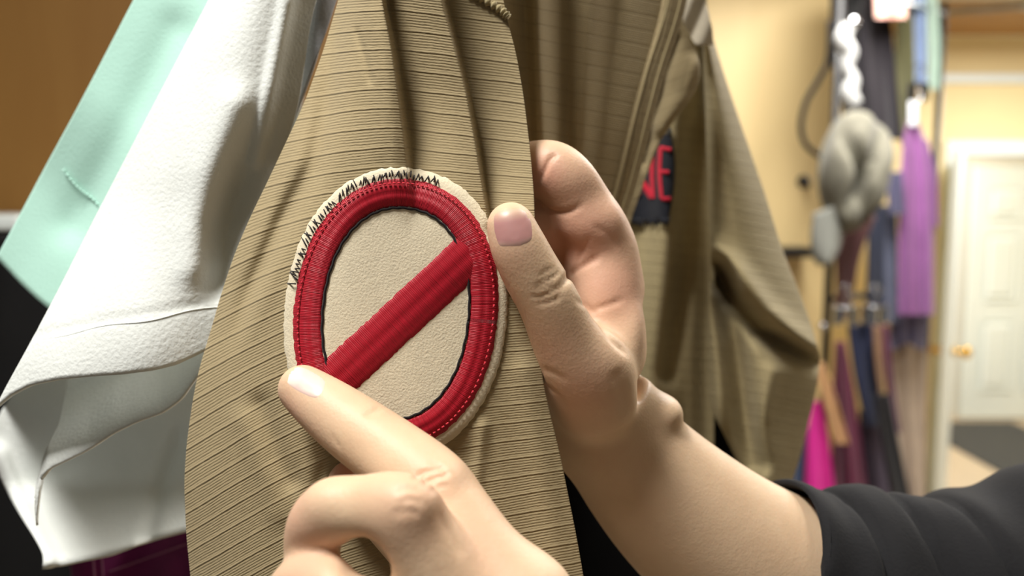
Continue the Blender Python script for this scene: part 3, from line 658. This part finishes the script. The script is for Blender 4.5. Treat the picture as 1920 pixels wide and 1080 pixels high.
# front of the sleeve; lower boundary follows the curved hem
HEMX = [0, 30, 80, 150, 220, 290, 340, 380, 420]; HEMY = [752, 735, 716, 706, 700, 690, 675, 652, 640]
def warp_sheet(name, TL, TR_, BL, BR, hem, depth, mat, parent, nx=90, ny=120, thick=0.0014, y_top=-140):
    TL = (float(pl(BL)(-460)), -460) if TL[1] < 0 else TL; TR_ = (float(pl(BR)(-460)), -460) if TR_[1] < 0 else TR_
    """sheet between two side outlines whose lower edge is the polyline hem"""
    hx = np.array([h[0] for h in hem], float); hy = np.array([h[1] for h in hem], float)
    sx = np.linspace(0, 1, nx); X = []; Y = []
    acc = np.concatenate([[0], np.cumsum(np.hypot(np.diff(hx), np.diff(hy)))]); acc /= acc[-1]
    bx = np.interp(sx, acc, hx); by = np.interp(sx, acc, hy)
    for k in range(3):
        bx[1:-1] = (bx[:-2]+2*bx[1:-1]+bx[2:])/4; by[1:-1] = (by[:-2]+2*by[1:-1]+by[2:])/4
    tx = TL[0]+(TR_[0]-TL[0])*sx; ty = TL[1]+(TR_[1]-TL[1])*sx
    Lm, Rm = BL, BR
    for i in range(ny):
        t = i/(ny-1)
        x = tx+(bx-tx)*t; y = ty+(by-ty)*t
        lx = float(pl(Lm)(y[0])); rx = float(pl(Rm)(y[-1]))
        x = x+(lx-x[0])*(1-sx)*(1-t**40)+(rx-x[-1])*sx*(1-t**40)
        X.append(x); Y.append(y)
    X = np.array(X); Y = np.array(Y); D = depth(X, Y)
    UV = np.stack([X/5, Y/5], -1).reshape(-1, 2)
    return mesh_obj(name, P(X, Y, D).reshape(-1, 3), grid_faces(ny, nx), mat, parent, UV, solid=thick)
hem = list(zip([-3, 20, 60, 110, 170, 230, 290, 330, 365, 400, 430], [762, 742, 722, 712, 706, 702, 694, 684, 668, 650, 636]))
warp_sheet('sleeve_front', (465, -150), (660, -150), WL, WR, hem, tee_d, M['white_tee'], tee, 110, 130)
# stitched hem line on the front
hl = [P(x, y, float(tee_d(np.array(float(x)), np.array(float(y))))-0.0008) for x, y in [(70+8*k, 636-0.178*8*k+3*math.sin(k*0.3)) for k in range(46)]]
tube('hem_stitch', hl, 0.00022, M['white_tee'], tee, 5)
# middle fold of the sleeve (inside face, rolled edge)
hem2 = [(70, 985), (66, 945), (72, 905), (92, 880), (130, 862), (170, 842), (215, 812), (260, 790), (305, 775), (340, 750), (372, 705), (420, 660)]
def mid_d(x, y):
    yh = np.interp(x, [66, 92, 130, 170, 215, 260, 305, 340, 372, 420], [940, 880, 862, 842, 812, 790, 775, 750, 705, 660]); t = 1-(yh-y)/130
    return 0.326-0.040*sstep(0, 1, t)-0.006*sstep(80, 400, x)+0.0008*wob(x, y, 5, 1.0)
warp_sheet('sleeve_fold', (130, 640), (420, 600), [(130, 600), (128, 720), (112, 800), (80, 880), (68, 985)], [(420, 600), (420, 660)], hem2, mid_d, M['white_tee'], tee, 80, 50)
# back of the sleeve
hem3 = [(82, 1066), (110, 1062), (160, 1050), (210, 1040), (250, 1024), (300, 1008), (352, 994), (430, 980)]
def bk_d(x, y): return 0.385-0.055*sstep(900, 1075, y)+0.004*fold(x, y, [(340, 820), (310, 900), (278, 1000)], 16)-0.005*fold(x, y, [(0, 850), (40, 950), (90, 1050)], 16)+0.0012*wob(x, y, 8, 1.0)-0.006*fold(x, y, [(85, 1060), (160, 1045), (250, 1022)], 16)
warp_sheet('sleeve_back', (75, -660), (450, -600), [(a_+22, b_) for a_, b_ in WL if b_ < 600]+[(75, 660), (20, 745), (-14, 800), (-4, 880), (30, 960), (82, 1066)], [(a_+8, b_) for a_, b_ in WR if b_ < 600]+[(450, 600), (440, 980)], hem3, bk_d, M['white_tee'], tee, 90, 130)
# side of the sleeve: the cloth turns from the front round to the back
V = []
for yv in np.linspace(-460, 752, 90):
    xl = float(pl(WL)(yv)); d0_ = float(tee_d(np.array(xl), np.array(yv))); d1_ = float(bk_d(np.array(xl), np.array(yv)))
    for k in range(9):
        t = k/8; dd_ = d0_+(d1_-d0_)*t; V.append(P(960+(xl-960)*d0_/dd_*0+(xl-960)+4*t+2, yv, dd_))
mesh_obj('sleeve_side', V, grid_faces(90, 9), M['white_tee'], tee, solid=0.0014)
# grey t-shirt behind
gt = sheet('t_shirt', [(600, -150), (560, 0), (520, 200), (480, 380), (420, 560)], [(690, -150), (632, -10), (604, 80), (575, 160), (548, 230), (520, 290), (470, 420)], -150, 560, lambda x, y: 0.300+0.006*np.sin(x*0.05)+0.001*wob(x, y, 12), M['grey_tee'], 40, 80)
tag(gt, 'grey marl t-shirt squeezed between white t-shirt and jumpsuit', 't-shirt')
# mint shirt
mn = empty('shirt'); tag(mn, 'mint green cotton shirt sleeve left of the white t-shirt', 'shirt')
def mint_d(x, y): return 0.338+0.010*sstep(0, 300, y-0.9*x)+0.003*fold(x, y, [(330, 60), (220, 280), (140, 420)], 40)+0.0018*wob(x, y, 17, 1.2)
mhem = [(-6, 484), (10, 500), (40, 532), (70, 560), (92, 578), (140, 600), (220, 620)]
warp_sheet('sleeve', (335, -150), (520, -150), [(335, -150), (252, 0), (195, 110), (140, 215), (88, 310), (40, 400), (-6, 484)], [(520, -150), (420, 0), (330, 200), (220, 620)], mhem, mint_d, M['mint'], mn, 70, 100)
gs = []
for k in range(13):
    x0_, y0_ = 118+6.2*k, 318+6.6*k+4*math.sin(k*0.5)
    gs.append(tube_geo([P(x0_, y0_, float(mint_d(np.array(x0_), np.array(y0_)))-0.0016), P(x0_+3.8, y0_+4.0, float(mint_d(np.array(x0_), np.array(y0_)))-0.0016)], 0.00045, 5))
g = join_geo(*gs); o = mesh_obj('stitch_row', g[0], g[1], M['mint'], mn); o['kind'] = 'stuff'
# dark garments on the rail behind, plus a black stand-in for shade
bg = sheet('coat', [(-260, 300), (-260, 1200)], [(20, 300), (160, 480), (460, 620), (470, 1200)], 440, 1180, lambda x, y: 0.47+0.012*np.sin(x*0.02+y*0.002), M['black'], 60, 60)
tag(bg, 'black coat hanging behind the white t-shirt sleeve', 'coat')
pj = empty('trousers'); mpj = cloth('purple_denim', (124, 36, 96), 0.25, 60, 900, 0.4)
def pj_d(x, y): return 0.40+0.006*np.sin(x*0.03)+0.0008*wob(x, y, 2)
sheet('leg', [(120, 960), (135, 1080), (150, 1200)], [(420, 960), (420, 1200)], 985, 1190, pj_d, mpj, 50, 30, None, pj)
for (xa, ya, xb, yb) in ((172, 1010, 178, 1090), (188, 1008, 194, 1090), (205, 1072, 350, 1020)):
    tube('topstitch', [P(xa+(xb-xa)*t, ya+(yb-ya)*t, float(pj_d(np.array(xa+(xb-xa)*t), np.array(ya+(yb-ya)*t)))-0.0012) for t in np.linspace(0, 1, 14)], 0.0004, cloth('pale_thread', (170, 110, 140), 0.1), pj, 5)
tag(pj, 'dark purple denim trousers with pale topstitching below the white sleeve', 'trousers')
dk = sheet('coat', [(880, 560), (940, 1200)], [(1420, 560), (1420, 1200)], 560, 1190, lambda x, y: 0.50+0.014*np.sin(x*0.03), M['black'], 50, 50)  # added black sheet for the shade between sleeve and forearm
tag(dk, 'black sheet standing in for shade behind the forearm below the jumpsuit', 'coat')

# ------------------------------------------------------------------ hands: signed distance fields meshed with surface nets
def mm(px, py, d, rpx): return (PC(px, py, d), rpx*d/F)
class SDF:
    def __init__(s, lo, hi, h):
        s.lo = np.array(lo); s.h = h; s.n = np.ceil((np.array(hi)-s.lo)/h).astype(int)+1
        s.ax = [s.lo[i]+h*np.arange(s.n[i]) for i in range(3)]
        s.F = np.full(s.n, 0.05, np.float32)
    def region(s, lo, hi):
        a = np.clip(np.floor((lo-s.lo)/s.h).astype(int), 0, s.n-1); b = np.clip(np.ceil((hi-s.lo)/s.h).astype(int)+1, 1, s.n)
        sl = tuple(slice(a[i], b[i]) for i in range(3))
        g = [s.ax[i][sl[i]].astype(np.float32) for i in range(3)]
        return sl, g[0][:, None, None], g[1][None, :, None], g[2][None, None, :]
    def comb(s, sl, d, k):
        f = s.F[sl]
        if k > 0:
            hh = np.clip(0.5+0.5*(f-d)/k, 0, 1); s.F[sl] = f*(1-hh)+d*hh-k*hh*(1-hh)
        else: s.F[sl] = np.minimum(f, d)
    def cone(s, a, ra, b, rb, k=0.003):
        a = np.asarray(a); b = np.asarray(b); m = max(ra, rb)+k+3*s.h+0.004
        sl, X, Y, Z = s.region(np.minimum(a, b)-m, np.maximum(a, b)+m)
        ba = b-a; L2 = float(ba@ba); pa = (X-a[0], Y-a[1], Z-a[2])
        t = np.clip((pa[0]*ba[0]+pa[1]*ba[1]+pa[2]*ba[2])/L2, 0, 1)
        d = np.sqrt((pa[0]-t*ba[0])**2+(pa[1]-t*ba[1])**2+(pa[2]-t*ba[2])**2)-(ra+(rb-ra)*t)
        return sl, d
    def chain(s, pts, k=0.003, kin=0.002):
        """a smooth limb: spline through (px, py, d, r px), merged into the field with blend k"""
        c = [mm(*p) for p in pts]
        path = catmull([np.append(q[0], q[1]) for q in c], 8)
        T = SDF.__new__(SDF); T.lo, T.h, T.n, T.ax = s.lo, s.h, s.n, s.ax; T.F = np.full(s.n, 0.05, np.float32)
        for p, q in zip(path[:-1], path[1:]):
            sl, d = T.cone(p[:3], p[3], q[:3], q[3]); T.F[sl] = np.minimum(T.F[sl], d)
        lo = path[:, :3].min(0)-path[:, 3].max()-k-0.006; hi = path[:, :3].max(0)+path[:, 3].max()+k+0.006
        sl, *_ = s.region(lo, hi); s.comb(sl, T.F[sl], k)
    def ell(s, px, py, d, rx, ry, rz, k=0.004, rot=0.0, sub=False):
        c = PC(px, py, d); r = np.array([rx*d/F, ry*d/F, rz]); m = r.max()+k+3*s.h
        sl, X, Y, Z = s.region(c-m, c+m); x = X-c[0]; y = Y-c[1]; z = Z-c[2]
        cr, sr = math.cos(rot), math.sin(rot); u = x*cr-y*sr; v = x*sr+y*cr
        k0 = np.sqrt((u/r[0])**2+(v/r[1])**2+(z/r[2])**2); k1 = np.sqrt((u/r[0]**2)**2+(v/r[1]**2)**2+(z/r[2]**2)**2)
        e = k0*(k0-1)/(k1+1e-9)
        if sub:
            f = s.F[sl]; hh = np.clip(0.5-0.5*(f+e)/k, 0, 1); s.F[sl] = f*(1-hh)+(-e)*hh+k*hh*(1-hh)
        else: s.comb(sl, e, k)
    def sample(s, p):
        q = (np.asarray(p)-s.lo)/s.h; i = np.clip(np.floor(q).astype(int), 0, s.n-2); f = np.clip(q-i, 0, 1); o = 0
        for a in (0, 1):
            for b in (0, 1):
                for c in (0, 1):
                    wgt = (f[..., 0] if a else 1-f[..., 0])*(f[..., 1] if b else 1-f[..., 1])*(f[..., 2] if c else 1-f[..., 2])
                    o = o+wgt*s.F[i[..., 0]+a, i[..., 1]+b, i[..., 2]+c]
        return o
    def hit(s, px, py):
        """distance at which the ray through a pixel meets the surface"""
        ds = np.arange(s.ax[2][0], s.ax[2][-1], 0.0002); v = s.sample(PC(px, py, ds)); k = np.where(v < 0)[0]
        return float(ds[k[0]]) if len(k) else None
    def blur(s, it=4):
        for k in range(it):
            for a in range(3):
                G = s.F; A = np.roll(G, 1, a); B = np.roll(G, -1, a); s.F = (0.25*A+0.5*G+0.25*B).astype(np.float32)
    def mesh(s):
        Fv = s.F; n = s.n; ins = Fv < 0
        c = np.zeros(tuple(n-1), np.uint8)
        for a in (0, 1):
            for b in (0, 1):
                for e in (0, 1): c += ins[a:n[0]-1+a, b:n[1]-1+b, e:n[2]-1+e]
        cells = np.argwhere((c > 0) & (c < 8)); idx = np.full(tuple(n-1), -1, np.int64); idx[tuple(cells.T)] = np.arange(len(cells))
        acc = np.zeros((len(cells), 3)); cnt = np.zeros(len(cells))
        cor = [(a, b, e) for a in (0, 1) for b in (0, 1) for e in (0, 1)]
        for i, p in enumerate(cor):
            for q in cor[i+1:]:
                if sum(abs(p[j]-q[j]) for j in range(3)) != 1: continue
                fa = Fv[tuple((cells+p).T)].astype(float); fb = Fv[tuple((cells+q).T)].astype(float); m = (fa < 0) != (fb < 0)
                t = np.where(m, fa/(fa-fb+1e-20), 0)[:, None]
                acc += np.where(m[:, None], np.array(p)+t*(np.array(q)-np.array(p)), 0); cnt += m
        V = s.lo+s.h*(cells+acc/cnt[:, None]); faces = []
        for axn in range(3):
            o1, o2 = (axn+1) % 3, (axn+2) % 3
            sa = [slice(1, n[k]-1) for k in range(3)]; sa[axn] = slice(0, n[axn]-1); sb = list(sa); sb[axn] = slice(1, n[axn])
            A = ins[tuple(sa)]; B = ins[tuple(sb)]; e = np.argwhere(A != B); base = e+np.array([0 if k == axn else 1 for k in range(3)])
            flip = A[tuple(e.T)]
            def ci(d1, d2):
                q = base.copy(); q[:, o1] -= d1; q[:, o2] -= d2; return idx[tuple(q.T)]
            quad = np.stack([ci(1, 1), ci(0, 1), ci(0, 0), ci(1, 0)], 1); quad[~flip] = quad[~flip][:, ::-1]
            faces.append(quad)
        return V, np.concatenate(faces)
    def grad(s, V):
        e = s.h; g = np.stack([s.sample(V+np.eye(3)[i]*e)-s.sample(V-np.eye(3)[i]*e) for i in range(3)], -1)
        return g/(np.linalg.norm(g, axis=1, keepdims=True)+1e-9)
def skin_object(name, S, creases, flush, parent):
    V, Fc = S.mesh(); N = S.grad(V); off = np.zeros(len(V))
    for pts, wmm, dmm in creases:                                       # pts in pixels, found on the surface
        p3 = []
        cp_ = catmull([np.array(p, float) for p in pts], 6)
        for x, y in cp_:
            d = S.hit(x, y)
            if d: p3.append(PC(x, y, d))
        if len(p3) < 2: continue
        p3 = np.array(p3); lo, hi = p3.min(0)-0.006, p3.max(0)+0.006
        m = np.where(np.all((V > lo) & (V < hi), axis=1))[0]; dd = np.full(len(m), 1e9); tt = np.zeros(len(m))
        for i, (a, b) in enumerate(zip(p3[:-1], p3[1:])):
            ab = b-a; t = np.clip(((V[m]-a)@ab)/(ab@ab+1e-12), 0, 1); q = np.linalg.norm(V[m]-a-t[:, None]*ab, axis=1)
            u = q < dd; dd[u] = q[u]; tt[u] = ((i+t)/(len(p3)-1))[u]
        off[m] -= dmm*0.001*np.exp(-(dd/(wmm*0.001))**2)*np.clip(np.sin(np.pi*np.clip(tt, 0.02, 0.98))*1.6, 0, 1)
    V = V+N*off[:, None]
    fl = np.zeros(len(V))
    for px, py, d, rmm, amt in flush: fl = np.maximum(fl, amt*np.exp(-(np.linalg.norm(V-PC(px, py, d), axis=1)/(rmm*0.001))**2))
    o = mesh_obj(name, C2W(V), Fc, M['skin'], parent)
    at = o.data.attributes.new('flush', 'FLOAT', 'POINT'); at.data.foreach_set('value', fl.astype(np.float32))
    return o
def nail(S, cx, cy, ax_, ln, wd, mat, parent, lift=0.0003):
    """ax_ points from the root of the nail to its free edge"""
    ax_ = np.array(ax_)/np.linalg.norm(ax_); nn = np.array([-ax_[1], ax_[0]]); V = []; n = 21; al = []
    for i in range(n):
        u = -1+2*i/(n-1)
        for j in range(n):
            v = -1+2*j/(n-1)
            uu = u*math.sqrt(1-0.36*v*v); vv = v*math.sqrt(1-0.42*u*u)         # rounded outline
            e = max(abs(u), abs(v)); d = None; f = 1.0
            while d is None:
                q = np.array([cx, cy])+(ax_*ln*uu+nn*wd*vv)*f; d = S.hit(q[0], q[1]); f *= 0.97
            l = lift*(1-e**6)*1.3-0.00030*(e**8)
            V.append(P(q[0], q[1], d-l)); al.append(u-0.16*v*v)
    V = np.array(V).reshape(n, n, 3)
    for k in range(2):
        W = V.copy(); W[1:-1, 1:-1] = (V[:-2, 1:-1]+V[2:, 1:-1]+V[1:-1, :-2]+V[1:-1, 2:]+2*V[1:-1, 1:-1])/6; V = W
    o = mesh_obj('fingernail', V.reshape(-1, 3), grid_faces(n, n), mat, parent)
    at = o.data.attributes.new('along', 'FLOAT', 'POINT'); at.data.foreach_set('value', np.array(al, np.float32))
    return o
def lohi(pts, pad):
    c = np.array([PC(*p[:3]) for p in pts]); r = max(p[3]*p[2]/F for p in pts); return c.min(0)-r-pad, c.max(0)+r+pad

# ---- the pointing hand
index = [(567, 729, .2385, 46), (610, 762, .234, 56), (665, 803, .229, 64), (735, 853, .222, 69), (808, 912, .214, 75), (850, 965, .209, 74), (905, 1040, .203, 76), (975, 1130, .198, 92)]
middle = [(596, 1080, .214, 48), (586, 1040, .209, 52), (592, 990, .203, 56), (622, 962, .199, 62), (690, 952, .195, 62), (752, 960, .192, 72), (792, 1020, .193, 76), (850, 1110, .194, 86), (930, 1200, .195, 105)]
ring = [(520, 1150, .212, 44), (536, 1120, .206, 46), (570, 1096, .198, 56), (612, 1098, .193, 58), (660, 1130, .189, 66), (760, 1210, .190, 84), (850, 1270, .192, 100)]
little = [(560, 1230, .205, 40), (590, 1200, .196, 46), (650, 1230, .189, 52), (740, 1300, .188, 66), (820, 1340, .190, 84)]
thumb = [(655, 905, .240, 42), (690, 930, .241, 50), (760, 1000, .240, 56), (860, 1110, .234, 64), (960, 1220, .222, 90)]
palm = [(975, 1150, .203, 110), (940, 1240, .200, 125), (880, 1310, .197, 120), (980, 1340, .200, 150)]
fore = [(960, 1320, .200, 150), (1050, 1480, .195, 175), (1150, 1640, .190, 200), (1260, 1800, .186, 230)]
lo, hi = lohi(index+middle+ring+thumb+palm+fore, 0.006)
S1 = SDF(lo, hi, 0.00085)
S1.chain(palm, 0); S1.chain(fore, 0.012); S1.chain(index, 0.006)
S1.chain(ring, 0.0012); S1.chain(little, 0.0012); S1.chain(middle, 0.0012); S1.chain(thumb, 0.003)
S1.ell(826, 905, .2085, 42, 26, 0.0055, 0.004, R(-40)); S1.ell(770, 940, .1885, 46, 38, 0.0055, 0.004)      # knuckles
S1.ell(620, 940, .1960, 40, 34, 0.0050, 0.004)
S1.ell(690, 1045, .1925, 40, 34, 0.010, 0.004, sub=True)
S1.blur(4)
ph_ = empty('pointing_hand')
cre = [([(680, 782), (698, 772), (716, 758)], 0.7, 0.4), ([(688, 786), (706, 774), (722, 764)], 0.7, 0.25), ([(620, 815), (640, 842)], 0.8, 0.2),
       ([(770, 905), (790, 888), (815, 880), (838, 874)], 0.8, 0.75), ([(788, 915), (806, 898), (830, 892), (846, 884)], 0.8, 0.75), ([(802, 868), (822, 872), (842, 890)], 0.7, 0.35), ([(780, 890), (800, 902), (822, 908)], 0.7, 0.35),
       ([(796, 925), (820, 915), (848, 905)], 0.8, 0.3), ([(815, 950), (845, 1000), (870, 1050)], 1.6, 0.4),
       ([(740, 925), (765, 915), (790, 925)], 0.9, 0.42), ([(745, 945), (770, 936), (796, 946)], 0.9, 0.42), ([(735, 965), (762, 958), (790, 965)], 0.9, 0.42)]
fl = [(560, 780, .235, 9, 0.55), (600, 800, .232, 8, 0.4), (770, 955, .19, 9, 0.45), (590, 970, .20, 9, 0.55), (815, 915, .208, 9, 0.3), (590, 1070, .195, 9, 0.4), (880, 1060, .2, 14, 0.3), (650, 900, .236, 9, 0.6)]
skin_object('hand', S1, cre, fl, ph_)
nail(S1, 574, 716, (-0.88, -0.47), 42, 26, M['nail'], ph_)
# black cuff lower on that arm, outside the picture
cuffp = [PC(*p) for p in ((1110, 1580, .192), (1200, 1720, .188), (1330, 1900, .182))]
cg = tube_geo(C2W(catmull(cuffp, 8)), [0.030, 0.031, 0.030, 0.032, 0.031, 0.033, 0.032, 0.033]*2+[0.034], 28)
mesh_obj('cuff', cg[0], cg[1], M['black_knit'], ph_)
tag(ph_, 'hand in front pointing an outstretched index finger at the patch', 'hand')

# ---- the holding hand with its forearm and sleeve
th_ = [(958, 424, .2440, 46), (972, 462, .2445, 53), (996, 510, .2465, 56), (1026, 562, .2490, 58), (1052, 620, .2530, 62), (1082, 682, .2590, 74), (1112, 738, .2680, 86)]
ind = [(946, 318, .2850, 44), (985, 318, .2810, 50), (1030, 318, .2760, 55), (1062, 340, .2745, 56), (1092, 392, .2790, 60), (1122, 452, .2830, 66), (1138, 540, .2860, 70)]
mid_ = [(940, 430, .2760, 44), (1000, 428, .2830, 50), (1070, 430, .2920, 54), (1110, 450, .2980, 56), (1138, 540, .2960, 62)]
rin = [(944, 520, .2800, 42), (1010, 516, .2900, 48), (1080, 510, .3010, 52), (1130, 560, .3020, 60)]
lit = [(960, 610, .2860, 38), (1020, 600, .2960, 42), (1080, 590, .3040, 46), (1134, 630, .3040, 56)]
plm = [(1128, 480, .2820, 60), (1134, 560, .2790, 66), (1136, 640, .2790, 68), (1122, 710, .2820, 86), (1118, 775, .2880, 98)]
arm = [(1112, 745, .2850, 92), (1142, 806, .2900, 104), (1208, 888, .2960, 122), (1286, 966, .3020, 138), (1376, 1036, .3080, 150), (1470, 1082, .3130, 154), (1600, 1110, .3180, 150)]
lo, hi = lohi(th_+ind+plm+arm+mid_+rin, 0.008)
S2 = SDF(lo, hi, 0.00085)
S2.chain(arm, 0); S2.chain(plm, 0.012); S2.chain(rin, 0.004); S2.chain(lit, 0.004); S2.chain(mid_, 0.004); S2.chain(ind, 0.004); S2.chain(th_, 0.0045)
S2.ell(1120, 690, .2620, 56, 60, 0.010, 0.010)                    # ball of the thumb / knuckle
S2.ell(1110, 420, .2730, 50, 40, 0.006, 0.006)                    # pad below the index finger
S2.ell(1245, 772, .2860, 34, 30, 0.010, 0.006)                    # wrist bone
S2.ell(1196, 716, .2780, 12, 40, 0.012, 0.006, R(30), sub=True)
S2.ell(1180, 640, .2730, 26, 60, 0.008, 0.006)
S2.blur(4)
ha = empty('holding_arm')
cre = [([(1003, 350), (1018, 325), (1034, 296), (1046, 288)], 1.0, 0.9), ([(1006, 372), (1030, 394), (1062, 398), (1098, 380)], 1.0, 0.8),
       ([(1044, 548), (1070, 514), (1100, 494), (1132, 474)], 1.2, 0.9), ([(1076, 508), (1092, 470), (1108, 440)], 0.9, 0.35), ([(1108, 582), (1140, 572), (1172, 560)], 1.1, 0.55), ([(1075, 560), (1100, 575), (1120, 592)], 1.0, 0.4),
       ([(1120, 600), (1150, 640), (1180, 665)], 2.0, 0.8), ([(1110, 420), (1140, 440), (1160, 470)], 1.2, 0.3),
       ([(1000, 540), (1015, 530), (1035, 520), (1052, 508)], 0.7, 0.4), ([(992, 556), (1012, 556), (1036, 546), (1050, 534)], 0.7, 0.45), ([(1004, 570), (1030, 566), (1056, 552)], 0.7, 0.4), ([(1008, 520), (1026, 508), (1044, 502)], 0.7, 0.3), ([(1002, 548), (1018, 540), (1042, 534)], 0.7, 0.3),
       ([(1012, 690), (1040, 700), (1066, 716)], 1.2, 0.3), ([(1018, 720), (1046, 740), (1060, 770)], 1.2, 0.3), ([(1150, 690), (1166, 730), (1176, 780)], 3.0, 0.7)]
fl = [(1010, 330, .264, 12, 0.7), (1090, 440, .276, 18, 0.75), (1140, 540, .275, 16, 0.65), (1070, 360, .272, 12, 0.55), (1150, 620, .275, 12, 0.4), (950, 470, .240, 9, 0.3), (1040, 650, .25, 12, 0.35), (1090, 720, .25, 14, 0.35)]
skin_object('arm', S2, cre, fl, ha)
nail(S2, 962, 426, (-0.16, -1.0), 42, 43, M['nail_pink'], ha)
# sleeve: black knit tube with soft folds, open at the cuff
ctr = catmull([np.append(PC(*p[:3]), p[3]*p[2]/F) for p in ((1425, 1070, .310, 170), (1540, 1100, .315, 178), (1700, 1120, .320, 186), (1840, 1130, .322, 204), (2000, 1116, .324, 228), (2200, 1080, .326, 250))], 12)
V = []; n = len(ctr); seg = 56
for i in range(n):
    t = ctr[min(i+1, n-1), :3]-ctr[max(i-1, 0), :3]; t /= np.linalg.norm(t); e1 = np.cross(t, [0, 0, 1.0]); e1 /= np.linalg.norm(e1); e2 = np.cross(t, e1)
    for k in range(seg):
        a_ = 2*math.pi*k/seg; u = i/(n-1)
        r_ = ctr[i, 3]*(1+0.035*math.sin(26*u+1.5*math.sin(a_)+0.6)+0.03*math.sin(3*a_+14*u)-0.13*math.exp(-((u-0.20-0.02*math.sin(a_))/0.018)**2)-0.12*math.exp(-((u-0.40-0.07*math.cos(a_))/0.018)**2)-0.08*math.exp(-((u-0.56-0.1*math.cos(a_))/0.02)**2))
        V.append(ctr[i, :3]+r_*(math.cos(a_)*e1+math.sin(a_)*e2)-t*0.006*math.cos(a_)*(i == 0))
mesh_obj('sleeve', C2W(np.array(V)), grid_faces(n, seg, True), M['black_knit'], ha, solid=0.003)['label'] = 'black knit sleeve'
tag(ha, 'arm in a black sleeve whose thumb and fingers pinch the jumpsuit sleeve', 'arm')
